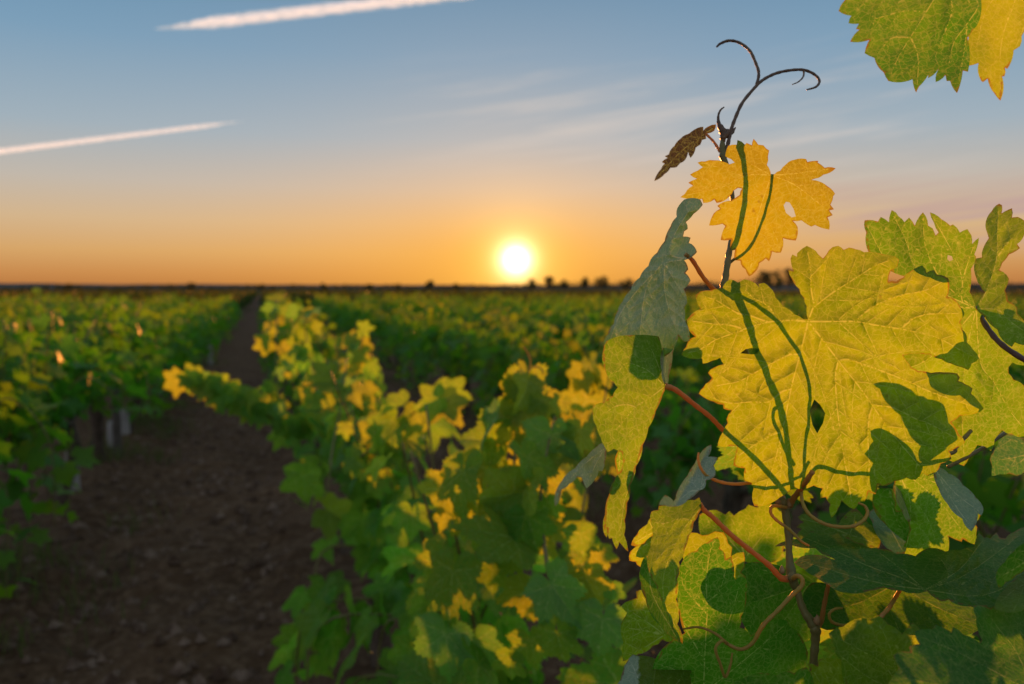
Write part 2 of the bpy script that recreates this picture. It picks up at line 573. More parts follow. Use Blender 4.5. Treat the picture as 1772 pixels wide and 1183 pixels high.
def leaf_plane(outline, holes, veins, rnd, step, vw=1.3, gap=None, third=True):
    """triangulated flat leaf: points, triangles, vein strength, distance to main veins"""
    poly = refine_outline(outline, step * 1.1, rnd)
    polys = [poly] + [refine_outline(h, step, rnd, 0.0) for h in holes]

    def inside1(p):
        pp = np.asarray(p)[None]
        r = in_poly(pp, poly)[0]
        for h in polys[1:]:
            r = r and not in_poly(pp, h)[0]
        return r
    main = [[np.array(p, float) for p in l] for l in veins]
    main = [smooth_path(l, 4) if len(l) > 2 else l for l in main]
    gap = gap or step * 8
    second = auto_branches(main, inside1, rnd, gap, gap * 3.2)
    thirdl = auto_branches(second, inside1, rnd, gap * 0.55, gap * 0.8, 75) if third else []
    pts, wt = [], []
    for lines, w0, st0 in ((main, vw, 1.0), (second, vw * 0.62, 0.75), (thirdl, vw * 0.42, 0.45)):
        for l in lines:
            l = [np.asarray(p, float) for p in l]
            L = sum(np.linalg.norm(b - a) for a, b in zip(l[:-1], l[1:])) + 1e-9
            acc = 0
            for a, b in zip(l[:-1], l[1:]):
                ln = np.linalg.norm(b - a)
                if ln < 1e-9:
                    continue
                d = (b - a) / ln
                nr = np.array([-d[1], d[0]])
                k = max(1, int(ln / (step * 0.8)))
                for j in range(k):
                    t = (acc + ln * j / k) / L
                    w = w0 * (1.25 - 0.75 * t)
                    c = a + (b - a) * (j / k)
                    pts.append(c)
                    wt.append(st0)
                    for sd in (-1, 1):
                        pts.append(c + nr * sd * w)
                        wt.append(0.0)
                acc += ln
    bx = np.array(poly)
    lo, hi = bx.min(0), bx.max(0)
    gx, gy = np.meshgrid(np.arange(lo[0], hi[0], step), np.arange(lo[1], hi[1], step * 0.87))
    gx = gx + (np.arange(gx.shape[0]) % 2)[:, None] * step / 2
    G = np.stack([gx.ravel(), gy.ravel()], 1)
    G += np.array([rnd.uniform(-.2, .2) * step for _ in range(G.size)]).reshape(G.shape)
    if pts:
        VP = np.array(pts)
        WT = np.array(wt)
        cell = {}
        keep = []
        q = vw * 0.45
        for i in np.argsort(-WT, kind='stable'):
            key = (int(VP[i, 0] / q), int(VP[i, 1] / q))
            if key in cell:
                continue
            cell[key] = 1
            keep.append(i)
        VP, WT = VP[keep], WT[keep]
        occ = set((int(p[0] / (step * .6)), int(p[1] / (step * .6))) for p in VP)
        G = np.array([p for p in G if (int(p[0] / (step * .6)), int(p[1] / (step * .6))) not in occ] or [[0, 0]])
        A = np.concatenate([VP, G])
        W = np.concatenate([WT, np.zeros(len(G))])
    else:
        A, W = G, np.zeros(len(G))
    ins = in_poly(A, poly)
    for h in polys[1:]:
        ins &= ~in_poly(A, h)
    rim = np.concatenate([np.array(p) for p in polys])
    edges, base = [], 0
    for p in polys:
        n = len(p)
        edges += [(base + i, base + (i + 1) % n) for i in range(n)]
        base += n
    rs = [(*rim[a], *rim[b]) for a, b in edges]
    ins &= seg_dist(A, rs) > step * 0.25
    A, W = A[ins], W[ins]
    allp = np.concatenate([rim, A])
    W = np.concatenate([np.zeros(len(rim)), W])
    ov, oe, of, ovo, _, _ = delaunay_2d_cdt([Vector(p) for p in allp], edges, [], 0, 1e-5)
    V = np.array([(v.x, v.y) for v in ov])
    Wv = np.array([max([W[k] for k in o if k < len(W)] or [0]) for o in ovo])
    T = np.array([f for f in of if len(f) == 3])
    cen = V[T].mean(1)
    ok = in_poly(cen, poly)
    for h in polys[1:]:
        ok &= ~in_poly(cen, h)
    T = T[ok]
    used = np.unique(T)
    re = -np.ones(len(V), int)
    re[used] = np.arange(len(used))
    V, Wv, T = V[used], Wv[used], re[T]
    dm = seg_dist(V, segs_of(main)) if main else np.full(len(V), step * 10.0)
    d2 = seg_dist(V, segs_of(second)) if second else np.full(len(V), step * 10.0)
    return V, T, Wv, dm, d2


def wavy(V, rnd, scale, n=5):
    """smooth pseudo noise field over the plane, about -1..1"""
    r = np.zeros(len(V))
    for k in range(n):
        f = scale * rnd.uniform(0.5, 1.8)
        a = rnd.uniform(0, 2 * math.pi)
        r += np.sin((V[:, 0] * math.cos(a) + V[:, 1] * math.sin(a)) * f + rnd.uniform(0, 6.28)) / (1 + 0.35 * k)
    return r / 2.2


def traced_leaf(parent, outline, J, d, veins=None, tips=(), holes=(), grad=(0, 0), curve=(0, 0), fold=None,
                mat=None, step=6.0, seed=1, tint=0.4, under=0.0, relief=0.0013, wave=0.004, vw=1.35, gap=46, level=None,
                name='leaf', third=True, label=None):
    """one blade of the near vine. outline, veins and J (where the stalk meets the blade) are given as seen in the photo
    and spread over a sheet that has its own distance d, slant grad (m per 100 px), curvature and vein relief."""
    rnd = random.Random(seed)
    vs = [list(l) for l in (veins or [])]
    for t in tips:
        mx = ((J[0] + t[0]) / 2 + rnd.uniform(-.04, .04) * (t[1] - J[1]), (J[1] + t[1]) / 2 + rnd.uniform(-.04, .04) * (t[0] - J[0]))
        vs.append([J, mx, (J[0] + (t[0] - J[0]) * .96, J[1] + (t[1] - J[1]) * .96)])
    V, T, W, dm, d2 = leaf_plane(outline, list(holes), vs, rnd, step, vw, gap, third)
    rx, ry = (V[:, 0] - J[0]) / 100, (V[:, 1] - J[1]) / 100
    if level is not None:           # a level blade: depth follows from its height below the eye
        D = F * level / np.maximum(V[:, 1] - HORIZON, 60.0) + rx * grad[0]
    else:
        D = d + rx * grad[0] + ry * grad[1] + curve[0] * rx * rx + curve[1] * ry * ry
    if fold:                        # crease line (p, q), slope each side
        (ax, ay), (bx, by), sl, sr = fold
        L = math.hypot(bx - ax, by - ay)
        sd = ((V[:, 0] - ax) * (by - ay) - (V[:, 1] - ay) * (bx - ax)) / L / 100
        D = D + np.where(sd > 0, sd * sl, -sd * sr)
    D = D + relief * (1 - np.exp(-dm / 16.0)) + relief * 0.6 * (1 - np.exp(-d2 / 9.0)) + wave * wavy(V, rnd, 0.028)
    D = D + relief * 0.15 * wavy(V, rnd, 0.13)
    rimd = seg_dist(V, segs_of([list(outline) + [outline[0]]]))
    X = P3n(V, D)
    i0 = int(np.argmin((V[:, 0] - J[0]) ** 2 + (V[:, 1] - J[1]) ** 2))
    o0 = X[i0].copy()
    uv = np.array([under(p) for p in V]) if callable(under) else np.full(len(V), float(under))
    me = mesh_np('leaf', X - o0, T, [mat or M_LEAF], {'vein': W, 'tint': np.full(len(V), tint), 'under': uv, 'edge': np.exp(-rimd / 7.0)})
    o = obj(name, me, parent, Vector(o0) - (parent.location if parent else Vector()))
    if label:
        o['label'] = label
    return o


def px_tube(parent, name, pts, r, mat, n=6, sides=10, root=None, fuzz=0.0):
    """stem through photo points (px, py, depth); r = radius in mm, one value or one per point"""
    rr = [r] * len(pts) if not hasattr(r, '__len__') else list(r)
    path = smooth_path([(*P3(*p), q) for p, q in zip(pts, rr)], n)
    P = np.array(path)
    bag = Bag()
    bag.tube(P[:, :3], P[:, 3] / 1000.0 * np.array([1 + .09 * math.sin(i * 1.9 + P[0, 0] * 900) for i in range(len(P))]), sides, .05, random.Random(int(pts[0][0])))
    o0 = P[0, :3]
    base = parent.location if parent else Vector()
    par = parent
    o = obj(name, bag.mesh(name, mat, o0), par, Vector(o0) - base)
    return o


def bud(parent, px, r, mat, name='bud', stretch=1.5):
    """small scaly swelling at a joint"""
    c = np.array(P3(*px))
    bag = Bag()
    rnd = random.Random(int(px[0]))
    pts = [c + np.array([rnd.uniform(-.2, .2) * r, 0, (t - 0.5) * 2 * r * stretch]) / 1000 for t in np.linspace(0, 1, 6)]
    rad = np.array([0.55, 0.95, 1.0, 0.85, 0.55, 0.15]) * r / 1000
    bag.tube(pts, rad, 8, 0.12, rnd)
    return obj(name, bag.mesh(name, mat, c), parent, Vector(c) - parent.location)

# ------------------------------------------------------------------ the near vine, shown large on the right
HB = Vector((0.23, 0.50, 0.0))
hero = thing('grapevine', 'nearest grapevine, its large backlit yellow leaf and curling tip tendril standing against the sunset sky', 'grapevine', HB)
D1 = 0.445

H1 = [(1398, 552), (1396, 530), (1391, 515), (1383, 500), (1370, 482), (1364, 467), (1373, 469), (1368, 447), (1371, 440), (1379, 444), (1379, 438),
      (1388, 430), (1396, 425), (1406, 430), (1416, 440), (1424, 447), (1430, 440), (1434, 433), (1441, 427), (1450, 425), (1460, 432), (1469, 428),
      (1481, 431), (1495, 436), (1509, 436), (1529, 440), (1549, 444), (1556, 449), (1553, 460), (1541, 469), (1538, 477), (1537, 487), (1551, 487),
      (1563, 480), (1574, 470), (1584, 464), (1596, 459), (1601, 465), (1603, 472), (1616, 467), (1621, 475), (1633, 477), (1641, 481), (1643, 492),
      (1639, 514), (1651, 517), (1661, 530), (1669, 542), (1661, 557), (1665, 570), (1673, 582), (1673, 592), (1684, 605), (1694, 620), (1681, 629),
      (1675, 640), (1664, 635), (1646, 629), (1629, 621), (1609, 613), (1591, 611), (1574, 612), (1563, 615), (1569, 625), (1576, 635), (1589, 642),
      (1611, 645), (1634, 644), (1656, 646), (1661, 653), (1658, 659), (1671, 665), (1683, 672), (1680, 681), (1691, 692), (1702, 707), (1689, 715),
      (1661, 719), (1646, 730), (1651, 737), (1659, 752), (1670, 765), (1656, 774), (1642, 780), (1646, 794), (1628, 802), (1624, 812), (1606, 823),
      (1596, 818), (1584, 830), (1569, 826), (1549, 832), (1534, 840), (1519, 838), (1515, 855), (1503, 850), (1496, 867), (1486, 869), (1478, 881),
      (1464, 873), (1456, 866), (1450, 880), (1439, 896), (1436, 872), (1429, 860), (1419, 862), (1423, 845), (1408, 840), (1390, 846), (1374, 842),
      (1365, 850), (1350, 860), (1330, 872), (1305, 875), (1304, 845), (1300, 835), (1289, 832), (1289, 810), (1269, 805), (1272, 790), (1277, 771),
      (1265, 771), (1242, 771), (1246, 755), (1252, 745), (1259, 732), (1257, 725), (1266, 710), (1252, 707), (1251, 700), (1235, 695), (1217, 687),
      (1209, 681), (1217, 670), (1227, 660), (1232, 654), (1225, 645), (1235, 636), (1252, 630), (1246, 619), (1232, 624), (1216, 629), (1215, 620),
      (1200, 621), (1179, 614), (1187, 600), (1192, 588), (1203, 582), (1190, 566), (1186, 556), (1192, 549), (1212, 534), (1204, 510), (1212, 504),
      (1230, 502), (1250, 498), (1263, 483), (1277, 489), (1287, 483), (1300, 486), (1314, 497), (1312, 491), (1322, 489), (1332, 497), (1342, 515),
      (1355, 530), (1375, 544), (1390, 552)]
H1_HOLES = [[(1281, 611), (1290, 604), (1300, 602), (1314, 603), (1312, 612), (1300, 613)],
            [(1401, 710), (1409, 691), (1419, 700), (1428, 715), (1424, 732), (1414, 750), (1406, 735)]]
J1 = (1398, 556)
H1_V = [[J1, (1404, 540), (1410, 530), (1440, 507), (1482, 480), (1514, 460), (1540, 450)],
        [(1410, 530), (1404, 505), (1403, 480), (1401, 455), (1397, 430)],
        [J1, (1438, 556), (1479, 556), (1520, 563), (1559, 569), (1592, 576), (1624, 585), (1661, 605), (1686, 618)],
        [(1479, 556), (1504, 535), (1532, 520), (1561, 510), (1584, 506), (1606, 500), (1639, 483)],
        [(1559, 569), (1579, 552), (1594, 546), (1611, 543), (1661, 542)],
        [J1, (1419, 582), (1450, 623), (1489, 672), (1510, 702), (1530, 731), (1551, 759), (1579, 792), (1602, 818)],
        [(1451, 623), (1469, 622), (1496, 631), (1524, 641), (1574, 661), (1609, 677), (1650, 692), (1695, 706)],
        [(1451, 623), (1446, 645), (1446, 667), (1449, 710), (1454, 745), (1458, 777), (1464, 812), (1474, 870)],
        [(1510, 702), (1544, 705), (1586, 725), (1606, 732), (1655, 758)],
        [(1510, 702), (1504, 722), (1502, 760), (1504, 810), (1500, 845)],
        [J1, (1395, 570), (1385, 610), (1369, 672), (1359, 722), (1353, 747), (1344, 785), (1336, 812), (1320, 860)],
        [(1369, 673), (1352, 678), (1330, 695), (1300, 695), (1262, 697), (1225, 686)],
        [(1353, 747), (1335, 753), (1310, 767), (1275, 790)],
        [(1353, 747), (1350, 775), (1352, 810), (1345, 850)],
        [(1382, 613), (1365, 614), (1340, 626), (1302, 647), (1277, 660), (1235, 668)],
        [J1, (1370, 554), (1330, 557), (1295, 567), (1275, 575), (1240, 587), (1210, 605), (1186, 611)],
        [(1330, 557), (1315, 552), (1295, 545), (1275, 541), (1240, 520), (1215, 512)],
        [(1287, 569), (1265, 563), (1232, 560), (1195, 555)],
        [(1345, 555), (1330, 530), (1305, 516), (1285, 498)]]
traced_leaf(hero, H1, J1, D1, H1_V, holes=H1_HOLES, grad=(0.003, -0.004), curve=(0.001, 0.002), mat=M_LEAF, step=5.5, seed=11,
            tint=0.64, wave=0.0045, relief=0.0046, vw=1.9, gap=44, label='large yellow leaf lit through by the sun, crossed by shadows')

# young golden leaf near the tip
T1 = [(1334, 301), (1327, 285), (1329, 270), (1331, 260), (1326, 257), (1321, 251), (1312, 250), (1304, 240), (1301, 251), (1292, 247), (1289, 250),
      (1276, 242), (1275, 250), (1260, 252), (1255, 270), (1265, 275), (1271, 281), (1262, 284), (1250, 279), (1235, 277), (1220, 279), (1207, 281),
      (1216, 289), (1207, 295), (1194, 302), (1206, 309), (1191, 316), (1199, 321), (1185, 335), (1177, 341), (1215, 344), (1217, 351), (1236, 345),
      (1240, 351), (1262, 340), (1269, 330), (1277, 325), (1284, 326), (1280, 337), (1271, 343), (1265, 347), (1241, 356), (1246, 361), (1235, 369),
      (1227, 390), (1250, 387), (1255, 391), (1247, 415), (1265, 414), (1264, 434), (1272, 432), (1271, 450), (1281, 451), (1285, 462), (1290, 466),
      (1296, 478), (1307, 470), (1314, 455), (1325, 447), (1331, 452), (1336, 435), (1351, 437), (1355, 412), (1377, 416), (1380, 392), (1372, 382),
      (1387, 381), (1404, 392), (1410, 389), (1435, 397), (1432, 376), (1441, 372), (1435, 364), (1443, 362), (1437, 354), (1442, 339), (1445, 335),
      (1432, 322), (1404, 311), (1410, 309), (1425, 302), (1446, 291), (1427, 290), (1415, 281), (1416, 278), (1397, 280), (1395, 275), (1375, 276),
      (1360, 284), (1350, 295), (1340, 301)]
JT = (1335, 303)
T1_V = [[JT, (1300, 302), (1272, 312), (1245, 325), (1185, 338)], [JT, (1312, 291), (1290, 277), (1264, 260)],
        [JT, (1322, 340), (1308, 390), (1305, 440), (1297, 470)], [JT, (1375, 300), (1410, 295), (1440, 291)],
        [JT, (1372, 318), (1400, 338), (1434, 366)]]
traced_leaf(hero, T1, JT, 0.468, T1_V, holes=[[(1356, 355), (1360, 349), (1366, 350), (1373, 361), (1377, 374), (1370, 376), (1360, 368)]],
            grad=(0.004, 0.006), curve=(0.004, 0.002), mat=M_GOLD, step=5, seed=5, tint=0.5, vw=1.1, gap=26, relief=0.0016, wave=0.002,
            label='golden young leaf just below the tip')
S1 = [(1239, 215), (1225, 219), (1217, 226), (1217, 219), (1207, 221), (1192, 231), (1177, 240), (1167, 252), (1157, 267), (1150, 270), (1155, 273),
      (1145, 280), (1150, 283), (1144, 292), (1132, 313), (1150, 301), (1160, 290), (1171, 289), (1177, 282), (1186, 276), (1191, 262), (1195, 273),
      (1204, 255), (1212, 250), (1215, 242), (1222, 240), (1221, 231), (1236, 226)]
traced_leaf(hero, S1, (1221, 230), 0.508, [[(1221, 230), (1200, 245), (1175, 265), (1136, 308)], [(1221, 230), (1236, 220)], [(1221, 230), (1205, 245), (1196, 266)]],
            grad=(-0.03, 0.035), mat=M_BROWN, step=4.5, seed=6, vw=0.8, gap=18, relief=0.001, wave=0.002, third=False, label='small bronze drooping leaf at the tip')

# leaves hanging from above the frame
TR1 = [(1465, -45), (1462, 0), (1451, 19), (1473, 27), (1468, 40), (1486, 41), (1481, 50), (1487, 51), (1471, 72), (1504, 69), (1496, 92), (1513, 100),
       (1515, 107), (1529, 125), (1537, 140), (1579, 137), (1585, 160), (1590, 150), (1606, 130), (1606, 135), (1624, 119), (1619, 142), (1636, 130),
       (1638, 140), (1644, 140), (1656, 161), (1666, 122), (1675, 124), (1674, 65), (1683, 52), (1696, 30), (1698, 0), (1692, -60), (1640, -95), (1560, -100), (1500, -85)]
JR = (1630, -28)
traced_leaf(hero, TR1, JR, 0.535, [[JR, (1614, 2), (1575, 65), (1554, 100), (1539, 135)], [(1601, 20), (1564, 19), (1535, 27), (1514, 35), (1505, 66)],
            [(1575, 65), (1558, 64), (1541, 67), (1520, 90)], [(1577, 67), (1586, 88), (1589, 110), (1587, 148)],
            [JR, (1648, 12), (1631, 65), (1619, 97), (1624, 112)], [JR, (1691, 2), (1674, 40), (1651, 72), (1642, 110)], [(1674, 40), (1668, 90), (1658, 140)],
            [JR, (1540, -30), (1470, -20)]],
            grad=(-0.012, -0.02), mat=M_DEEP, step=6, seed=21, tint=0.3, vw=1.5, gap=40, relief=0.0022, wave=0.006, label='dark green leaf hanging into the top right corner')
TR2 = [(1680, 20), (1676, 65), (1674, 114), (1693, 109), (1698, 140), (1701, 142), (1709, 136), (1721, 162), (1731, 174), (1734, 132), (1738, 132),
       (1739, 117), (1743, 119), (1754, 87), (1765, 80), (1768, 62), (1772, 55), (1802, 20), (1805, -80), (1720, -95), (1685, -40)]
traced_leaf(hero, TR2, (1765, -45), 0.555, [[(1765, -45), (1755, 5), (1740, 45), (1731, 90), (1731, 165)], [(1765, -45), (1710, 10), (1690, 80)], [(1765, -45), (1775, 30), (1752, 95)]],
            grad=(0.01, -0.01), mat=M_LEAF, step=6, seed=22, tint=0.85, vw=1.2, gap=38, label='yellow leaf hanging behind the dark green one')

# folded leaf on the right edge
JF = (1689, 534)
R1 = [(1689, 534), (1678, 505), (1680, 465), (1689, 444), (1686, 440), (1694, 411), (1682, 422), (1681, 407), (1674, 396), (1661, 402), (1649, 388),
      (1644, 390), (1629, 379), (1609, 367), (1616, 385), (1624, 402), (1619, 407), (1614, 395), (1606, 390), (1597, 367), (1583, 390), (1573, 376),
      (1565, 384), (1555, 374), (1543, 363), (1538, 384), (1524, 375), (1519, 383), (1496, 381), (1499, 402), (1503, 436), (1530, 462), (1565, 478), (1605, 486), (1625, 510),
      (1634, 550), (1638, 585), (1590, 600), (1545, 612), (1550, 650), (1610, 668), (1640, 690), (1640, 750), (1640, 795), (1655, 800), (1668, 806), (1679, 785), (1691, 770), (1704, 772), (1714, 780), (1721, 760), (1729, 750), (1734, 744),
      (1751, 751), (1772, 757), (1815, 740), (1818, 690), (1790, 672), (1772, 667), (1754, 657), (1745, 645), (1745, 635), (1752, 627), (1772, 632), (1790, 610), (1760, 585), (1715, 560)]
traced_leaf(hero, R1, JF, 0.482, [[JF, (1665, 520), (1665, 485), (1651, 442), (1612, 372)], [(1665, 485), (1678, 445), (1685, 425)], [JF, (1650, 505), (1621, 472), (1601, 425), (1597, 375)],
            [JF, (1620, 500), (1581, 457), (1569, 420), (1545, 370)], [JF, (1600, 520), (1545, 470), (1500, 390)], [JF, (1696, 625), (1719, 660), (1744, 705), (1770, 740)],
            [JF, (1672, 610), (1665, 700), (1668, 790)], [JF, (1640, 590), (1600, 625), (1560, 640)]],
            holes=[[(1640, 441), (1647, 443), (1649, 449), (1643, 452), (1639, 448)]],
            grad=(-0.002, 0.002), curve=(0.004, 0.002), mat=M_LEAF, step=6, seed=31, tint=0.2, vw=1.3, gap=42, wave=0.004, relief=0.0024, label='broad green leaf half behind the large yellow one')
R2 = [(1689, 534), (1704, 505), (1696, 495), (1689, 480), (1688, 447), (1699, 445), (1701, 430), (1711, 412), (1708, 402), (1706, 382), (1716, 365), (1729, 352),
      (1734, 355), (1733, 369), (1751, 360), (1751, 376), (1761, 375), (1772, 381), (1788, 384), (1772, 407), (1760, 422), (1765, 429), (1746, 440),
      (1734, 455), (1729, 467), (1746, 482), (1739, 502), (1744, 520), (1760, 532), (1760, 542), (1772, 555), (1800, 585), (1772, 597), (1756, 592),
      (1751, 600), (1739, 592), (1726, 570), (1704, 547)]
traced_leaf(hero, R2, JF, 0.478, [[JF, (1706, 505), (1724, 450), (1726, 402), (1728, 360)], [(1724, 448), (1740, 425), (1761, 400)], [JF, (1726, 536), (1750, 557), (1790, 585)]],
            grad=(-0.03, -0.012), mat=M_LEAF, step=5.5, seed=32, tint=0.35, under=0.08, vw=1.3, gap=34, wave=0.003, relief=0.0018, label='blue green half of the folded leaf at the right edge')
R3 = [(1727, 770), (1733, 748), (1740, 752), (1752, 752), (1772, 765), (1812, 775), (1812, 822), (1772, 817), (1759, 823), (1747, 819), (1730, 820), (1716, 823), (1717, 807), (1713, 795), (1719, 782)]
traced_leaf(hero, R3, (1800, 780), 0.56, tips=[(1735, 755), (1716, 798), (1735, 818), (1780, 815)], mat=M_DEEP, seed=33, grad=(0.02, -0.02), tint=0.1, under=0.25, label='dark blue green leaf low at the right edge')

# leaf folded along its rib at the left of the group: grey felted upper part, green hanging part
L1A = [(1212, 345), (1216, 354), (1200, 370), (1187, 384), (1190, 396), (1184, 400), (1182, 409), (1195, 411), (1192, 420), (1201, 426), (1206, 436),
       (1184, 450), (1191, 466), (1186, 472), (1195, 485), (1184, 500), (1189, 524), (1184, 532), (1185, 552), (1193, 590), (1184, 591), (1174, 580),
       (1158, 612), (1120, 628), (1080, 622), (1052, 606), (1044, 599), (1052, 577), (1062, 560), (1069, 537), (1077, 522), (1092, 500), (1107, 480),
       (1122, 460), (1137, 437), (1150, 417), (1160, 392), (1171, 375), (1172, 360), (1184, 345)]
traced_leaf(hero, L1A, (1190, 448), 0.452, [[(1190, 448), (1150, 455), (1135, 470), (1118, 500), (1110, 550), (1106, 615)], [(1190, 448), (1160, 440), (1165, 410), (1195, 360)],
            [(1150, 455), (1150, 500), (1160, 545), (1172, 572)], [(1140, 463), (1105, 500), (1075, 540), (1055, 590)], [(1150, 455), (1170, 490), (1188, 520)]],
            grad=(-0.075, -0.010), mat=M_LEAF, step=4.5, seed=41, tint=0.15, under=lambda p: 0.95 - 0.75 * min(1, max(0, (p[1] - 560) / 60)), vw=1.2, gap=26, relief=0.0045, wave=0.006,
            label='grey felted leaf seen nearly edge on, left of the golden leaf')
L1B = [(1152, 668), (1147, 682), (1135, 710), (1122, 740), (1112, 770), (1100, 807), (1090, 840), (1085, 870), (1081, 900), (1080, 925), (1087, 954),
       (1078, 945), (1072, 938), (1067, 950), (1059, 931), (1054, 932), (1052, 913), (1050, 930), (1046, 925), (1047, 890), (1050, 865), (1054, 855), (1062, 832),
       (1075, 815), (1080, 797), (1076, 781), (1062, 776), (1052, 782), (1046, 772), (1040, 757), (1032, 737), (1026, 715), (1027, 702), (1045, 696),
       (1060, 685), (1069, 670), (1062, 660), (1049, 646), (1046, 637), (1044, 605), (1050, 590), (1090, 580), (1140, 582), (1146, 620), (1147, 645)]
traced_leaf(hero, L1B, (1151, 668), 0.445, [[(1151, 668), (1125, 688), (1100, 704), (1082, 724), (1062, 748)], [(1100, 704), (1085, 700), (1065, 703), (1048, 714)],
            [(1151, 668), (1120, 640), (1085, 628), (1070, 642), (1052, 645)], [(1151, 668), (1134, 715), (1110, 780), (1092, 835), (1080, 870), (1072, 930)],
            [(1151, 668), (1142, 640), (1128, 605), (1118, 585)]],
            grad=(0.035, -0.006), fold=((1085, 590), (1152, 668), 0.05, 0.0), mat=M_LEAF, step=5, seed=42, tint=0.25, vw=1.3, gap=32, relief=0.002, wave=0.003,
            label='yellow green leaf hanging down in a long point')
L4 = [(1162, 578), (1166, 583), (1164, 610), (1157, 650), (1154, 668), (1150, 664), (1145, 640), (1144, 612), (1151, 597)]
traced_leaf(hero, L4, (1153, 666), 0.452, [[(1153, 666), (1152, 630), (1163, 582)]], grad=(0.22, -0.05), mat=M_LEAF, step=4, seed=43, tint=0.5, under=0.9, gap=16, vw=0.9, relief=0.001, wave=0.001, third=False)
L2 = [(1042, 766), (1049, 780), (1046, 800), (1042, 815), (1036, 815), (1029, 830), (1015, 845), (1009, 832), (1007, 826), (999, 825), (985, 837), (972, 847),
      (961, 876), (960, 857), (972, 832), (995, 810), (1015, 790), (1033, 772)]
traced_leaf(hero, L2, (1046, 775), 0.475, [[(1046, 775), (1015, 800), (985, 830), (963, 865)], [(1046, 775), (1030, 805), (1016, 838)]], grad=(0.12, -0.06), mat=M_LEAF, step=4.5, seed=44,
            tint=0.1, under=0.95, gap=20, vw=1.0, relief=0.003, wave=0.006, label='small grey rolled leaf pointing down left')
traced_leaf(hero, [(1064, 794), (1070, 779), (1077, 782), (1080, 802), (1077, 812), (1069, 821), (1066, 808)], (1073, 781), 0.46, [[(1073, 781), (1071, 815)]], mat=M_LEAF, step=4, seed=45, tint=0.1, third=False, gap=14)

# leaf group under the large one
JC = (1214, 877)
C1 = [(1214, 876), (1210, 860), (1202, 865), (1180, 867), (1169, 876), (1150, 874), (1140, 875), (1139, 882), (1127, 885), (1126, 900), (1129, 912), (1130, 925),
      (1126, 947), (1120, 965), (1122, 985), (1127, 995), (1137, 1014), (1145, 1037), (1155, 1062), (1162, 1084), (1175, 1106), (1181, 1114), (1180, 1097),
      (1172, 1080), (1175, 1062), (1170, 1037), (1171, 999), (1175, 972), (1185, 949), (1192, 927), (1200, 904), (1209, 888)]
traced_leaf(hero, C1, JC, 0.45, [[JC, (1185, 912), (1170, 940), (1157, 967), (1148, 1000), (1150, 1040), (1176, 1100)], [(1196, 900), (1178, 897), (1150, 905), (1130, 903)],
            [(1170, 940), (1155, 948), (1130, 975)], [JC, (1196, 930), (1180, 975), (1172, 1020)], [(1157, 967), (1168, 985), (1165, 1030)]],
            grad=(0.03, 0.0), fold=((1214, 877), (1160, 1080), -0.05, 0.06), mat=M_LEAF, step=5, seed=51, tint=0.35, vw=1.3, gap=32, relief=0.0018, label='folded light green leaf hanging from an orange stalk')
C1B = [(1231, 769), (1225, 790), (1241, 791), (1235, 805), (1238, 822), (1222, 831), (1220, 843), (1211, 848), (1190, 865), (1169, 876), (1150, 874), (1140, 873),
       (1151, 856), (1166, 867), (1169, 862), (1172, 850), (1190, 822), (1202, 802), (1210, 787), (1220, 775)]
traced_leaf(hero, C1B, (1212, 850), 0.462, [[(1212, 850), (1195, 850), (1172, 868)], [(1212, 850), (1218, 815), (1230, 775)], [(1212, 850), (1198, 830), (1207, 795)], [(1212, 850), (1228, 812), (1239, 793)]],
            grad=(0.14, -0.05), fold=((1172, 870), (1228, 772), 0.0, -0.16), mat=M_LEAF, step=4.5, seed=52, tint=0.3, under=0.9, gap=18, relief=0.003, wave=0.005, label='grey rolled up rear half of a leaf with sunlit ridges')
C2 = [(1242, 929), (1246, 949), (1255, 959), (1256, 967), (1266, 962), (1267, 969), (1270, 997), (1272, 1002), (1290, 997), (1291, 1027), (1291, 1042), (1282, 1067),
      (1280, 1085), (1300, 1100), (1320, 1085), (1340, 1072), (1363, 1073), (1366, 1083), (1385, 1100), (1398, 1130), (1385, 1180), (1350, 1240), (1250, 1270), (1150, 1240),
      (1128, 1170), (1150, 1118), (1185, 1095), (1176, 1060), (1172, 1022), (1175, 992), (1180, 972), (1192, 957), (1205, 953), (1225, 938)]
traced_leaf(hero, C2, (1217, 1200), 0.475, [[(1217, 1200), (1220, 1127), (1224, 1052), (1222, 1004), (1230, 949), (1240, 932)], [(1225, 1040), (1245, 1022), (1257, 982)], [(1221, 1060), (1200, 1037), (1182, 1012), (1179, 985)],
            [(1222, 1114), (1252, 1092), (1267, 1057), (1280, 1010)], [(1218, 1140), (1190, 1095), (1178, 1070)], [(1217, 1200), (1290, 1140), (1360, 1080)], [(1217, 1200), (1170, 1160), (1140, 1150)]],
            grad=(0.004, 0.012), curve=(0.006, 0), mat=M_DEEP, step=6, seed=53, tint=0.15, vw=1.3, gap=40, label='dark green leaf with pale veins, partly sunlit')
traced_leaf(hero, [(1180, 960), (1185, 940), (1190, 925), (1196, 921), (1215, 926), (1225, 925), (1237, 919), (1252, 921), (1260, 940), (1267, 947), (1265, 962), (1287, 955), (1289, 965),
                   (1289, 980), (1282, 990), (1290, 997), (1272, 1003), (1260, 1012), (1200, 995)], (1225, 1000), 0.505, tips=[(1195, 925), (1238, 922), (1285, 958), (1287, 996)], mat=M_LEAF, step=7, seed=54, tint=0.85)
traced_leaf(hero, [(1211, 890), (1240, 882), (1255, 890), (1262, 884), (1270, 892), (1290, 880), (1295, 873), (1310, 878), (1330, 869), (1350, 880), (1356, 950), (1340, 972), (1300, 975), (1250, 950), (1212, 925)],
            (1290, 965), 0.60, tips=[(1215, 893), (1262, 887), (1310, 880), (1350, 885)], mat=M_LEAF, step=8, seed=55, tint=0.5, third=False)
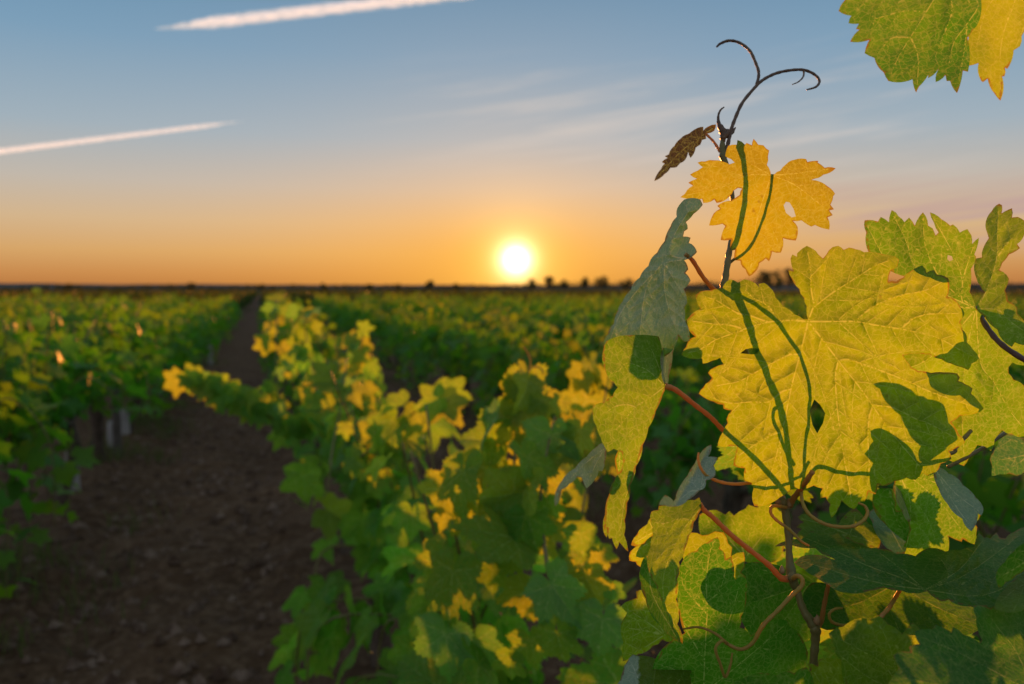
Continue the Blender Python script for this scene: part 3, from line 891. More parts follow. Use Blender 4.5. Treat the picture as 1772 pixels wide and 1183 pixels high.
traced_leaf(hero, [(1285, 977), (1310, 972), (1330, 975), (1360, 985), (1390, 1000), (1420, 1020), (1414, 1060), (1410, 1085), (1395, 1110), (1350, 1095), (1300, 1100), (1278, 1062)], (1400, 1010), 0.53,
            tips=[(1288, 1047), (1300, 980), (1345, 1090), (1400, 1100)], mat=M_DEEP, step=7, seed=56, tint=0.3, grad=(0.02, -0.01))
traced_leaf(hero, [(1100, 1023), (1117, 1021), (1125, 1048), (1150, 1060), (1178, 1090), (1170, 1112), (1146, 1107), (1130, 1118), (1105, 1132), (1090, 1138), (1078, 1144), (1079, 1110), (1075, 1080), (1082, 1066),
                   (1085, 1060), (1075, 1048), (1090, 1038), (1102, 1034)], (1150, 1098), 0.51, tips=[(1108, 1027), (1080, 1050), (1080, 1138), (1078, 1085)], mat=M_LEAF, step=6, seed=57, tint=0.9, grad=(0.02, 0))
traced_leaf(hero, [(1118, 960), (1123, 985), (1145, 1037), (1165, 1085), (1178, 1112), (1160, 1100), (1140, 1080), (1125, 1060), (1117, 1035), (1109, 1008), (1108, 985)], (1124, 985), 0.47,
            [[(1124, 985), (1130, 1030), (1172, 1105)]], mat=M_DEEP, step=5, seed=58, tint=0.15, grad=(-0.08, 0.0))
traced_leaf(hero, [(1131, 926), (1115, 940), (1090, 955), (1089, 970), (1100, 972), (1102, 977), (1115, 983), (1124, 965), (1128, 945)], (1130, 935), 0.50, tips=[(1091, 962), (1112, 980)], mat=M_LEAF, step=5, seed=59, tint=0.8)
traced_leaf(hero, [(1126, 895), (1120, 907), (1112, 912), (1102, 925), (1092, 943), (1108, 945), (1130, 928), (1134, 905)], (1132, 920), 0.52, tips=[(1095, 941), (1122, 900)], mat=M_LEAF, step=5, seed=60, tint=0.6)
traced_leaf(hero, [(1095, 1132), (1105, 1134), (1132, 1139), (1165, 1141), (1192, 1144), (1197, 1153), (1193, 1168), (1196, 1185), (1190, 1235), (1110, 1245), (1060, 1210), (1074, 1175), (1078, 1160), (1085, 1145)],
            (1130, 1240), 0.43, tips=[(1090, 1140), (1135, 1145), (1192, 1150)], mat=M_LEAF, step=6, seed=61, tint=0.7, under=lambda p: 0.9 if p[0] < 1105 else 0.0, grad=(0.0, -0.05))

# lower right: rolled leaf, level leaf, big dark leaves in front
D1L = [(1548, 832), (1546, 842), (1544, 860), (1549, 868), (1550, 886), (1564, 882), (1571, 897), (1575, 915), (1569, 935), (1561, 950), (1551, 982), (1564, 975), (1579, 972), (1589, 962), (1601, 957),
       (1608, 947), (1619, 955), (1639, 963), (1641, 927), (1664, 937), (1666, 932), (1691, 943), (1689, 925), (1691, 912), (1686, 905), (1697, 890), (1700, 880), (1689, 862), (1666, 840), (1641, 820), (1626, 808),
       (1600, 802), (1570, 805), (1550, 815)]
traced_leaf(hero, D1L, (1556, 818), 0.49, [[(1556, 818), (1561, 840), (1594, 880), (1611, 910), (1619, 940)], [(1556, 818), (1584, 832), (1629, 872), (1661, 912), (1684, 935)], [(1556, 818), (1575, 870), (1572, 930), (1556, 975)], [(1556, 818), (1630, 840), (1685, 890)]],
            grad=(-0.01, 0.02), curve=(0.02, 0), mat=M_LEAF, step=6, seed=71, tint=0.3, vw=1.2, gap=36, wave=0.005, label='green leaf hanging under the large yellow one')
traced_leaf(hero, [(1614, 812), (1626, 808), (1641, 819), (1666, 839), (1689, 861), (1702, 880), (1698, 892), (1692, 888), (1684, 915), (1681, 919), (1665, 897), (1640, 872), (1624, 845)], (1620, 815), 0.478,
            [[(1620, 815), (1655, 855), (1694, 884)], [(1620, 815), (1650, 870), (1681, 912)]], grad=(0.03, -0.06), mat=M_DEEP, step=5, seed=72, tint=0.1, under=0.75, gap=28, label='blue grey rolled over edge of the green leaf')
traced_leaf(hero, [(1546, 838), (1556, 846), (1570, 868), (1577, 900), (1572, 903), (1560, 882), (1549, 858)], (1548, 842), 0.476, [[(1548, 842), (1563, 868), (1574, 898)]], grad=(0.2, -0.05), mat=M_LEAF, step=4, seed=73, tint=0.6, under=0.9, gap=14, third=False, wave=0.001)
D2 = [(1386, 932), (1401, 914), (1415, 912), (1431, 914), (1454, 918), (1479, 934), (1499, 947), (1521, 949), (1552, 958), (1584, 962), (1604, 949), (1636, 954), (1661, 952), (1686, 946), (1694, 922), (1702, 930), (1714, 931),
      (1724, 921), (1730, 930), (1740, 931), (1756, 920), (1772, 912), (1812, 900), (1815, 1000), (1770, 1030), (1726, 1047), (1679, 1049), (1641, 1037), (1629, 1040), (1604, 1022), (1580, 1026), (1561, 1022), (1529, 1016),
      (1504, 1022), (1465, 1025), (1434, 1012), (1411, 997), (1391, 984), (1375, 973), (1384, 964), (1411, 960), (1445, 968), (1411, 948), (1365, 941), (1341, 945), (1365, 935)]
traced_leaf(hero, D2, (1600, 1020), 0.45, [[(1600, 1020), (1560, 1000), (1500, 978), (1440, 950), (1392, 930)], [(1600, 1020), (1530, 1010), (1450, 990), (1382, 968)], [(1600, 1020), (1560, 985), (1520, 955)],
            [(1600, 1020), (1640, 1000), (1630, 970), (1606, 955)], [(1600, 1020), (1660, 1000), (1720, 960), (1765, 925)], [(1600, 1020), (1700, 1030), (1790, 990)], [(1600, 1020), (1660, 985), (1700, 935)]],
            level=0.163, mat=M_DEEP, step=5, seed=74, tint=0.1, under=0.0, vw=1.2, gap=34, wave=0.005, relief=0.0035, label='wide leaf lying nearly level, its wrinkles catching the low sun')
traced_leaf(hero, [(1772, 940), (1754, 954), (1739, 972), (1724, 990), (1728, 1017), (1741, 1007), (1759, 995), (1772, 987), (1822, 980), (1825, 925)], (1810, 950), 0.405, tips=[(1728, 1000), (1760, 955)], mat=M_DEEP, step=6, seed=75, tint=0.2, grad=(0.02, 0))
traced_leaf(hero, [(1772, 992), (1754, 1004), (1739, 1019), (1726, 1034), (1720, 1052), (1745, 1060), (1772, 1056), (1822, 1062), (1825, 985)], (1815, 1010), 0.42, [[(1815, 1010), (1770, 1012), (1728, 1042)]], mat=M_LEAF, step=6, seed=76, tint=0.5, grad=(0.0, -0.08))
D5 = [(1684, 1049), (1700, 1047), (1714, 1052), (1734, 1042), (1750, 1050), (1772, 1050), (1832, 1060), (1860, 1240), (1700, 1280), (1560, 1265), (1535, 1190), (1544, 1172), (1556, 1157), (1546, 1134), (1561, 1127), (1576, 1128), (1573, 1119),
      (1591, 1114), (1583, 1092), (1614, 1088), (1618, 1081), (1646, 1094), (1649, 1084), (1666, 1097), (1696, 1112), (1699, 1107), (1691, 1087), (1689, 1067)]
traced_leaf(hero, D5, (1790, 1200), 0.36, [[(1790, 1200), (1700, 1150), (1650, 1125), (1590, 1100)], [(1790, 1200), (1760, 1130), (1730, 1090), (1705, 1055)], [(1790, 1200), (1660, 1190), (1550, 1170)], [(1790, 1200), (1800, 1120), (1790, 1060)]],
            grad=(0.02, -0.035), mat=M_DEEP, step=7, seed=77, tint=0.15, vw=1.3, gap=46, label='big dark green leaf filling the bottom right corner')
D6 = [(1434, 1096), (1459, 1084), (1479, 1071), (1506, 1073), (1519, 1064), (1536, 1079), (1561, 1097), (1579, 1077), (1591, 1087), (1594, 1120), (1578, 1160), (1560, 1215), (1520, 1245), (1470, 1205), (1456, 1142), (1444, 1127), (1446, 1121)]
traced_leaf(hero, D6, (1560, 1200), 0.395, [[(1560, 1200), (1530, 1150), (1490, 1125), (1440, 1099)], [(1560, 1200), (1540, 1120), (1516, 1070)], [(1560, 1200), (1570, 1140), (1584, 1085)], [(1560, 1200), (1500, 1170), (1452, 1132)]],
            mat=M_LEAF, step=6, seed=78, tint=0.55, grad=(0, -0.01), gap=36, label='leaf at the bottom edge, half golden and half in shade')
traced_leaf(hero, [(1416, 1141), (1456, 1141), (1480, 1155), (1500, 1190), (1490, 1245), (1420, 1245), (1385, 1200), (1404, 1159), (1396, 1148), (1415, 1152)], (1450, 1235), 0.41, tips=[(1400, 1150), (1420, 1143), (1465, 1150)], mat=M_LEAF, step=7, seed=79, tint=0.8)
traced_leaf(hero, [(1262, 1186), (1290, 1172), (1316, 1164), (1344, 1169), (1366, 1161), (1374, 1165), (1396, 1154), (1404, 1165), (1410, 1240), (1265, 1250)], (1350, 1245), 0.385, tips=[(1290, 1175), (1345, 1171), (1398, 1158)], mat=M_DEEP, step=7, seed=80, tint=0.35)
traced_leaf(hero, [(1405, 1008), (1440, 1012), (1470, 1020), (1530, 1012), (1600, 1018), (1640, 1030), (1690, 1045), (1700, 1085), (1660, 1100), (1600, 1090), (1560, 1100), (1480, 1078), (1430, 1090), (1385, 1062), (1392, 1022)],
            (1550, 1010), 0.52, [[(1550, 1010), (1540, 1050), (1556, 1092)], [(1550, 1010), (1480, 1045), (1400, 1060)], [(1550, 1010), (1620, 1050), (1690, 1080)]], mat=M_DEEP, step=7, seed=81, tint=0.3, grad=(0.01, -0.05))
traced_leaf(hero, [(1514, 878), (1692 - 190, 888), (1509, 902), (1524, 935), (1541, 952), (1564, 960), (1569, 935), (1554, 915), (1534, 888)], (1560, 950), 0.505, [[(1560, 950), (1540, 915), (1512, 884)]], mat=M_DEEP, step=6, seed=82, tint=0.1, under=0.35, grad=(0.05, -0.1))
traced_leaf(hero, [(1512, 848), (1545, 846), (1562, 878), (1574, 910), (1570, 938), (1530, 905), (1510, 876)], (1540, 850), 0.525, [[(1540, 850), (1548, 890), (1566, 930)]], mat=M_DEEP, step=7, seed=83, tint=0.3)
traced_leaf(hero, [(1380, 894), (1395, 888), (1401, 892), (1420, 903), (1450, 908), (1480, 878), (1500, 903), (1514, 915), (1524, 938), (1521, 948), (1490, 942), (1450, 922), (1402, 920), (1386, 933), (1377, 929), (1386, 915), (1378, 912), (1390, 903)],
            (1470, 925), 0.51, tips=[(1383, 896), (1481, 885), (1519, 942), (1380, 928)], mat=M_LEAF, step=6, seed=84, tint=0.45, grad=(0.0, -0.05))
for sd, sh in ((85, [(1506, 662), (1539, 660), (1561, 667), (1581, 682), (1604, 690), (1634, 700), (1641, 715), (1644, 732), (1670, 765), (1649, 778), (1600, 802), (1591, 797), (1589, 770), (1564, 742), (1551, 715), (1526, 687), (1521, 672)]),
               (86, [(1501, 744), (1521, 739), (1541, 750), (1554, 760), (1584, 795), (1600, 810), (1590, 850), (1540, 860), (1510, 850), (1499, 825), (1504, 797), (1491, 782), (1509, 762)])):
    q = [unshadow(p, 0.455, 0.51 if sd == 85 else 0.485) for p in sh]
    traced_leaf(hero, q, q[len(q) // 2 + 1], 0.51 if sd == 85 else 0.485, tips=[q[0], q[4]], mat=M_DEEP, step=7, seed=sd, tint=0.3)

# ---- stems, stalks, tendrils of the near vine
px_tube(hero, 'shoot', [(1412, 1420, .47), (1410, 1250, .465), (1408, 1150, .46), (1411, 1107, .46), (1409, 1084, .46), (1391, 1057, .462), (1379, 1022, .465), (1370, 997, .467), (1366, 965, .47), (1364, 927, .472), (1359, 885, .475), (1355, 868, .476)],
        [3.4, 2.7, 2.3, 2.4, 3.1, 2.2, 2.1, 3.2, 2.1, 1.9, 2.4, 2.7], M_SHOOT, sides=12)
px_tube(hero, 'shoot', [(1357, 872, .482), (1346, 835, .482), (1330, 755, .482), (1308, 670, .48), (1280, 580, .478), (1258, 515, .474), (1253, 500, .474), (1256, 475, .478), (1261, 440, .484), (1266, 410, .492), (1268, 350, .500), (1259, 295, .503), (1251, 268, .505), (1250, 237, .507)],
        [2.3, 1.8, 1.8, 1.8, 1.8, 2.5, 2.6, 2.0, 1.9, 1.7, 1.5, 1.5, 2.2, 1.2], M_SHOOT, sides=12)
px_tube(hero, 'petiole', [(1254, 505, .474), (1300, 530, .468), (1345, 575, .466), (1372, 640, .468), (1376, 700, .47), (1370, 770, .474), (1362, 850, .48)], 1.1, M_PETIOLE)
px_tube(hero, 'petiole', [(1406, 816, .447), (1395, 832, .452), (1384, 848, .462), (1372, 864, .472), (1366, 874, .476)], [1.4, 1.5, 1.6, 1.8, 2.2], M_PETIOLE)
px_tube(hero, 'petiole', [(1152, 668, .447), (1170, 675, .449), (1202, 700, .452), (1230, 722, .456), (1252, 745, .460), (1295, 785, .468), (1340, 838, .474), (1356, 866, .477)], [1.8, 1.5, 1.4, 1.4, 1.4, 1.5, 1.6, 1.9], M_PETIOLE)
px_tube(hero, 'petiole', [(1186, 440, .456), (1198, 450, .458), (1217, 480, .464), (1235, 500, .470), (1252, 512, .474)], [1.2, 1.3, 1.3, 1.4, 1.8], M_PETIOLE)
px_tube(hero, 'petiole', [(1212, 872, .451), (1218, 882, .452), (1235, 896, .454), (1265, 925, .458), (1302, 955, .462), (1330, 977, .464), (1352, 1000, .466), (1370, 1000, .467)], [1.3, 1.4, 1.4, 1.5, 1.5, 1.6, 1.8, 2.2], M_PETIOLE)
px_tube(hero, 'petiole', [(1437, 1000, .452), (1433, 1014, .456), (1426, 1047, .46), (1421, 1075, .462), (1412, 1086, .462)], [1.2, 1.2, 1.3, 1.5, 1.8], M_PETIOLE)
px_tube(hero, 'petiole', [(1556, 1022, .45), (1546, 1039, .44), (1536, 1054, .43), (1522, 1070, .42), (1505, 1100, .425)], 1.15, M_PETIOLE)
px_tube(hero, 'petiole', [(1690, 533, .494), (1704, 560, .48), (1729, 592, .47), (1772, 622, .46), (1830, 650, .455)], [1.5, 1.6, 1.6, 1.7, 1.9], M_PURPLE)
px_tube(hero, 'petiole', [(1221, 231, .508), (1235, 245, .507), (1246, 262, .506)], [0.8, 0.8, 1.0], M_PETIOLE)
px_tube(hero, 'petiole', [(1335, 302, .470), (1328, 335, .476), (1312, 385, .484), (1290, 430, .486), (1262, 455, .484)], 0.9, M_SHOOT)
a = [unshadow(p, .455, .475) for p in [(1415, 807), (1450, 815), (1500, 818), (1560, 806), (1620, 788), (1650, 772)]]
px_tube(hero, 'lateral_shoot', [(1372, 815, .478)] + [(*p, .475) for p in a[:4]] + [(1640, 785, .48), (1655, 772, .482), (1680, 745, .49)], 1.25, M_SHOOT)
px_tube(hero, 'lateral_shoot', [(1640, 808, .50), (1665, 795, .50), (1700, 775, .505), (1745, 745, .52)], 1.2, M_SHOOT)
px_tube(hero, 'tendril', [(1386, 847, .462), (1389, 870, .456), (1401, 890, .452), (1424, 905, .448), (1449, 911, .446), (1476, 910, .446), (1494, 900, .448), (1501, 887, .450), (1497, 876, .452), (1486, 870, .452)], [1.0] * 7 + [.95, .85, .6], M_TENDRIL)
px_tube(hero, 'tendril', [(1360, 878, .472), (1344, 875, .468), (1335, 877, .466), (1334, 888, .465), (1344, 900, .464), (1366, 916, .462), (1386, 936, .46), (1400, 944, .46)], [1.1, 1.0, .95, .9, .9, .85, .8, .6], M_TENDRIL)
px_tube(hero, 'tendril', [(1209, 783, .455), (1208, 792, .454), (1211, 806, .453), (1222, 822, .454), (1242, 832, .456), (1267, 837, .458), (1297, 835, .462), (1335, 826, .468), (1362, 808, .474), (1372, 780, .48)], [.5, .7, .8, .85, .9, .9, 1.0, 1.0, 1.0, 1.0], M_TENDRIL)
a = [unshadow(p, .452, .47) for p in [(1375, 805), (1348, 765), (1329, 720), (1330, 700), (1343, 705), (1352, 740)]]
px_tube(hero, 'tendril', [(*p, .47) for p in a], [1.0, 1.0, .95, .9, .85, .6], M_TENDRIL)
px_tube(hero, 'tendril', [(1372, 1000, .462), (1380, 996, .458), (1388, 1002, .456), (1387, 1014, .455), (1370, 1030, .454), (1345, 1057, .452), (1320, 1082, .45), (1303, 1111, .45), (1283, 1123, .45), (1261, 1115, .452), (1238, 1096, .455), (1210, 1085, .458), (1182, 1088, .46)],
        [1.3, 1.3, 1.3, 1.3, 1.2, 1.2, 1.2, 1.1, 1.05, .95, .8, .7, .5], M_TENDRIL)
px_tube(hero, 'tendril', [(1258, 1114, .451), (1250, 1108, .449), (1238, 1122, .447), (1247, 1150, .447), (1255, 1171, .448), (1264, 1150, .449), (1267, 1130, .45)], [.9, .9, .85, .85, .8, .7, .5], M_TENDRIL)
px_tube(hero, 'tendril', [(1458, 1052, .448), (1446, 1053, .448), (1435, 1062, .449), (1439, 1075, .45), (1454, 1081, .452), (1476, 1083, .455), (1500, 1090, .46)], [.6, .75, .8, .85, .9, .9, .9], M_TENDRIL)
tip = px_tube(hero, 'tendril', [(1255, 267, 0.5050), (1260, 247, 0.5060), (1265, 225, 0.5080), (1272, 205, 0.5110), (1285, 177, 0.5150), (1310, 147, 0.5200), (1325, 135, 0.5230), (1345, 126, 0.5250), (1370, 121, 0.5270), (1392, 121, 0.5280), (1410, 129, 0.5270), (1418, 140, 0.5250), (1412, 150, 0.5230), (1396, 155, 0.5210)],
              [1.3, 1.25, 1.15, 1.15, 1.1, 1.05, 1.0, 1.0, .95, .95, .9, .85, .75, .5], M_DKTEN)
px_tube(hero, 'tendril', [(1309, 148, 0.5200), (1313, 127, 0.5220), (1307, 107, 0.5250), (1297, 87, 0.5290), (1280, 74, 0.5330), (1262, 70, 0.5350), (1247, 75, 0.5350), (1240, 81, 0.5350)], [1.05, 1.0, .95, .95, .95, .95, .9, .6], M_DKTEN)
px_tube(hero, 'tendril', [(1391, 121, 0.5280), (1390, 132, 0.5250), (1382, 141, 0.5230), (1371, 146, 0.5220)], [.7, .55, .45, .3], M_DKTEN)
px_tube(hero, 'tip_bud', [(1252, 245, .506), (1251, 228, .507), (1244, 214, .508), (1243, 200, .509), (1247, 190, .51), (1253, 185, .51)], [1.2, 2.3, 1.3, .75, .6, .4], M_DKTEN)
px_tube(hero, 'tip_bud', [(1250, 240, .506), (1258, 230, .508), (1266, 229, .509), (1273, 220, .51)], [1.8, 2.5, 1.5, .3], M_DKTEN)
bud(hero, (1353, 866, .474), 3.2, M_SHOOT, stretch=1.1)
bud(hero, (1346, 866, .473), 2.0, M_BUD, stretch=1.2)
bud(hero, (1364, 870, .474), 2.3, M_BUD, stretch=1.2)
bud(hero, (1353, 985, .462), 1.6, M_BUD)
bud(hero, (1371, 997, .465), 3.0, M_SHOOT, stretch=1.0)
bud(hero, (1414, 1072, .457), 2.0, M_BUD)
bud(hero, (1410, 1086, .459), 2.9, M_SHOOT, stretch=1.0)
bud(hero, (1254, 505, .473), 2.8, M_SHOOT, stretch=1.0)
bud(hero, (1251, 268, .505), 2.3, M_SHOOT, stretch=1.0)
# the cane that carries the hanging leaves stands just outside the frame; trunk and arms below it
px_tube(hero, 'shoot', [(1700, 1500, .50), (1790, 1200, .47), (1835, 900, .46), (1838, 650, .458), (1830, 400, .455), (1815, 150, .49), (1790, -40, .52), (1765, -90, .53), (1700, -110, .52)], [4, 3.2, 2.6, 2.4, 2.2, 2, 1.8, 1.6, 1.3], M_SHOOT)
px_tube(hero, 'petiole', [(1630, -28, .536), (1660, -75, .53), (1700, -100, .52)], 1.2, M_PETIOLE)
px_tube(hero, 'petiole', [(1765, -45, .555), (1768, -85, .54)], 1.2, M_PETIOLE)
_r = random.Random(3)
_b = Bag()
_b.tube(smooth_path([(HB.x, HB.y, -0.05), (HB.x + .03, HB.y + .01, .2), (HB.x - .02, HB.y, .42), (HB.x, HB.y + .01, .62)], 6), [.034] * 6 + [.028] * 6 + [.033] * 7, 12, 0.16, _r)
obj('trunk', _b.mesh('trunk', M_BARK, HB), hero, (0, 0, 0))
for tgt in (P3(1412, 1420, .47), P3(1700, 1500, .50)):
    _b = Bag()
    _b.tube(smooth_path([(HB.x, HB.y + .01, .60), ((HB.x + tgt.x) / 2, (HB.y + tgt.y) / 2 + .03, .72), tuple(tgt)], 8), np.linspace(.014, .0042, 17), 10, 0.08, _r)
    obj('cane', _b.mesh('cane', M_BARK, HB), hero, (0, 0, 0))

# ------------------------------------------------------------------ vine rows
ROW_ANG = math.atan2(455 - CX, F)               # rows run towards photo x = 455 on the horizon
RD = np.array([math.sin(ROW_ANG), math.cos(ROW_ANG)])      # along the row
RN = np.array([math.cos(ROW_ANG), -math.sin(ROW_ANG)])     # across it, to the right
ROW0, ROW_GAP = 0.36, 1.53


def row_pt(k, t):
    p = RN * (ROW0 + k * ROW_GAP) + RD * t
    return float(p[0]), float(p[1])


LOBES = [(0, 1.0), (13, .84), (27, .62), (40, .80), (53, .92), (66, .76), (80, .54), (94, .62), (107, .70), (122, .60), (138, .50), (152, .46), (165, .33), (175, .10), (180, .05)]


def leaf_outline(rnd, teeth=True):
    ang = [a for a, _ in LOBES]
    rad = [r for _, r in LOBES]
    jit = {s: [1 + rnd.uniform(-.08, .08) for _ in LOBES] for s in (-1, 1)}
    out = []
    for s in (1, -1):
        aa = np.linspace(0, 179, 44)
        rr = np.interp(aa, ang, [r * j for r, j in zip(rad, jit[s])])
        if teeth:
            rr = rr * (1 + np.where(np.arange(44) % 2 == 0, .06, -.05) * np.clip((172 - aa) / 20, 0, 1))
        half = [(s * r * math.sin(math.radians(a)) * 100, r * math.cos(math.radians(a)) * 100) for a, r in zip(aa, rr)]
        out += half if s == 1 else half[::-1][:-1]
    return out


def bend_leaf(x, y, rnd, droop, fold, cup):
    r2 = x * x + y * y
    z = fold * np.abs(x) - droop * np.sign(y) * y * y * 0.6 - cup * r2
    ph = rnd.uniform(0, 6)
    z = z + 0.05 * np.sin(5.5 * np.arctan2(x, y + .2) + ph) * np.sqrt(r2)
    return z


def mid_template(seed, droop, fold, cup):
    """leaf about 1.45 wide, stalk at the origin, tip along +Y, with veins"""
    rnd = random.Random(seed)
    ol = leaf_outline(rnd)
    tips = [(0, 96), (72, 55), (-72, 55), (66, -20), (-66, -20)]
    veins = [[(0, 0), (t[0] * .5 + rnd.uniform(-3, 3), t[1] * .5 + 2), (t[0] * .97, t[1] * .97)] for t in tips]
    V, T, W, dm, d2 = leaf_plane(ol, [], veins, rnd, 7.0, 1.6, 26, False)
    x, y = V[:, 0] / 100, V[:, 1] / 100
    z = bend_leaf(x, y, rnd, droop, fold, cup) + 0.03 * (1 - np.exp(-dm / 8.0))
    return np.stack([x, y, z], 1), T, W


def low_template(seed, droop, fold, cup):
    rnd = random.Random(seed)
    keep = [(0, 1.0), (27, .62), (53, .92), (80, .55), (107, .70), (150, .48), (180, .06)]
    pts = [(r * math.sin(math.radians(a)), r * math.cos(math.radians(a))) for a, r in keep]
    pts += [(-x, y) for x, y in pts[-2:0:-1]]
    V = np.array([(0.0, 0.25)] + pts)
    x, y = V[:, 0], V[:, 1]
    z = bend_leaf(x, y, rnd, droop, fold, cup)
    n = len(pts)
    T = np.array([(0, 1 + (i + 1) % n, 1 + i) for i in range(n)])
    return np.stack([x, y, z], 1), T, np.zeros(len(V))


SHAPES = [(.30, .16, .05), (.55, .30, .12), (.10, .08, .22), (.75, .10, .05), (.25, .45, .0)]
MIDT = [mid_template(100 + i, *s) for i, s in enumerate(SHAPES)]
LOWT = [low_template(100 + i, *s) for i, s in enumerate(SHAPES)]


def frame(tip, nrm):
    z = np.asarray(nrm, float)
    z /= np.linalg.norm(z) + 1e-9
    y = np.asarray(tip, float)
    y = y - z * (y @ z)
    y /= np.linalg.norm(y) + 1e-9
    x = np.cross(y, z)
    return np.stack([x, y, z], 1)


def gen_vine(seed, n_shoots=15, top=1.10, spread=0.30, skirt=True):
    """one grapevine in its own frame (row along +Y): trunk, canes, shoots, leaf placements"""
    rnd = random.Random(seed)
    tx, ty = rnd.uniform(-.06, .06), rnd.uniform(-.08, .08)
    trunk = [(0, 0, -.06), (tx * .6, ty * .5, .15), (tx * 1.4, ty, .33), (tx, ty * 1.2, .50)]
    canes = []
    for s in (-1, 1):
        canes.append([(tx, ty * 1.2, .48), (tx + rnd.uniform(-.03, .03), s * .22, .56 + rnd.uniform(-.03, .03)), (rnd.uniform(-.05, .05), s * .56, .54 + rnd.uniform(-.04, .04))])
    shoots, leaves = [], []
    for i in range(n_shoots):
        y0 = -.56 + 1.12 * (i + rnd.uniform(.1, .9)) / n_shoots
        kind = rnd.random() * (1.0 if skirt else .74)
        side = rnd.choice((-1, 1))
        z0 = .54
        if kind < .62:          # upright
            h = top * rnd.uniform(.80, 1.04)
            x1 = side * rnd.uniform(0, spread * .7)
            pts = [(0, y0, z0), (x1 * .4, y0 + rnd.uniform(-.06, .06), z0 + (h - z0) * .45), (x1, y0 + rnd.uniform(-.14, .14), h)]
        elif kind < .78:        # arching out and down
            x1 = side * rnd.uniform(spread * .7, spread * 1.25)
            pts = [(0, y0, z0), (x1 * .5, y0 + rnd.uniform(-.08, .08), z0 + .28), (x1, y0 + rnd.uniform(-.15, .15), z0 + rnd.uniform(-.02, .25)), (x1 * 1.12, y0 + rnd.uniform(-.2, .2), rnd.uniform(.28, .5) + (0 if skirt else .12))]
        else:                   # hanging low
            x1 = side * rnd.uniform(.10, spread * .95)
            pts = [(0, y0, z0), (x1, y0 + rnd.uniform(-.1, .1), z0 + .02), (x1 * 1.15, y0 + rnd.uniform(-.15, .15), rnd.uniform(.13, .32))]
        path = smooth_path(pts, 6)
        shoots.append(path)
        P = np.array(path)
        L = np.linalg.norm(np.diff(P, axis=0), axis=1)
        cum = np.concatenate([[0], np.cumsum(L)])
        s, alt = rnd.uniform(.02, .06), rnd.choice((-1, 1))
        while s < cum[-1]:
            p = np.array([np.interp(s, cum, P[:, j]) for j in range(3)])
            rel = s / cum[-1]
            az = rnd.uniform(-1.0, 1.0) + (0 if alt > 0 else math.pi)
            out = np.array([math.cos(az), math.sin(az), rnd.uniform(-.1, .6)])
            pl = rnd.uniform(.04, .085) * (1 - .4 * rel)
            q = p + out * pl
            size = rnd.uniform(.085, .135) * (1.0 if rel < .75 else rnd.uniform(.5, .8))
            tipd = out * rnd.uniform(.2, .9) + np.array([rnd.gauss(0, .35), rnd.gauss(0, .35), -rnd.uniform(.3, 1.1)])
            nrm = out * rnd.uniform(.3, 1.0) + np.array([rnd.gauss(0, .45), rnd.gauss(0, .45), rnd.uniform(.1, .9)])
            leaves.append((q, frame(tipd, nrm), size, rnd.betavariate(1.1, 3.6) if rel < .75 else rnd.uniform(.2, .85), p))
            alt = -alt
            s += rnd.uniform(.045, .075)
    return trunk, canes, shoots, leaves


def bake_leaves(leaves, templ, rnd, xf=None):
    Vs, Ts, A, W, n = [], [], [], [], 0
    for q, R, size, tint, p in leaves:
        V, T, w = templ[rnd.randrange(len(templ))]
        X = (V * (size / 1.45)) @ R.T + q
        Vs.append(X)
        Ts.append(T + n)
        A.append(np.full(len(V), tint))
        W.append(w)
        n += len(V)
    return np.concatenate(Vs), np.concatenate(Ts), np.concatenate(A), np.concatenate(W)


def wood_meshes(trunk, canes, shoots, rnd, shoot_sides=4):
    b = Bag()
    n = len(smooth_path(trunk, 5))
    b.tube(smooth_path(trunk, 5), np.interp(np.linspace(0, 1, n), [0, .12, .6, .9, 1], [.045, .032, .030, .036, .040]) * rnd.uniform(.9, 1.25), 9, .18, rnd)
    cm, sm = [], []
    for k in canes:
        c = Bag()
        n = len(smooth_path(k, 5))
        c.tube(smooth_path(k, 5), np.linspace(.017, .008, n), 6, .12, rnd)
        cm.append(c.mesh('cane', M_BARK))
    for k in shoots:
        q = Bag()
        q.tube(k, np.linspace(.0045, .002, len(k)), shoot_sides)
        sm.append(q.mesh('shoot', M_SHOOT))
    return b.mesh('trunk', M_BARK), cm, sm


VARIANTS = []
for v in range(13):
    r_ = random.Random(500 + v)
    tr, ca, sh, lv = gen_vine(40 + v * 7, (23 if v % 2 else 21) + (8 if v >= 8 else 0), 1.08 + .03 * (v % 3) + (.04 if v >= 8 else 0), .27 + .02 * (v % 4) - (.04 if v >= 8 else 0), v < 8 or v > 10)
    V, T, A, W = bake_leaves(lv, LOWT, r_)
    if v >= 8:
        A = A * .7
    fol = mesh_np('foliage', V, T, [M_FOL], {'tint': A, 'vein': W}, smooth=True)
    VARIANTS.append((*wood_meshes(tr, ca, sh, r_), fol))

ONES = ['', 'first', 'second', 'third', 'fourth', 'fifth', 'sixth', 'seventh', 'eighth', 'ninth', 'tenth', 'eleventh', 'twelfth', 'thirteenth', 'fourteenth', 'fifteenth', 'sixteenth', 'seventeenth', 'eighteenth', 'nineteenth']
TENS = {2: ('twenty', 'twentieth'), 3: ('thirty', 'thirtieth'), 4: ('forty', 'fortieth'), 5: ('fifty', 'fiftieth')}


def ordinal(n):
    if n < 20:
        return ONES[n]
    a, b = TENS[n // 10]
    return b if n % 10 == 0 else a + '-' + ONES[n % 10]


T0 = 5.17 - 6 * 1.2


def dip(d):
    return -.0035 * np.clip(d - 55, 0, 520)


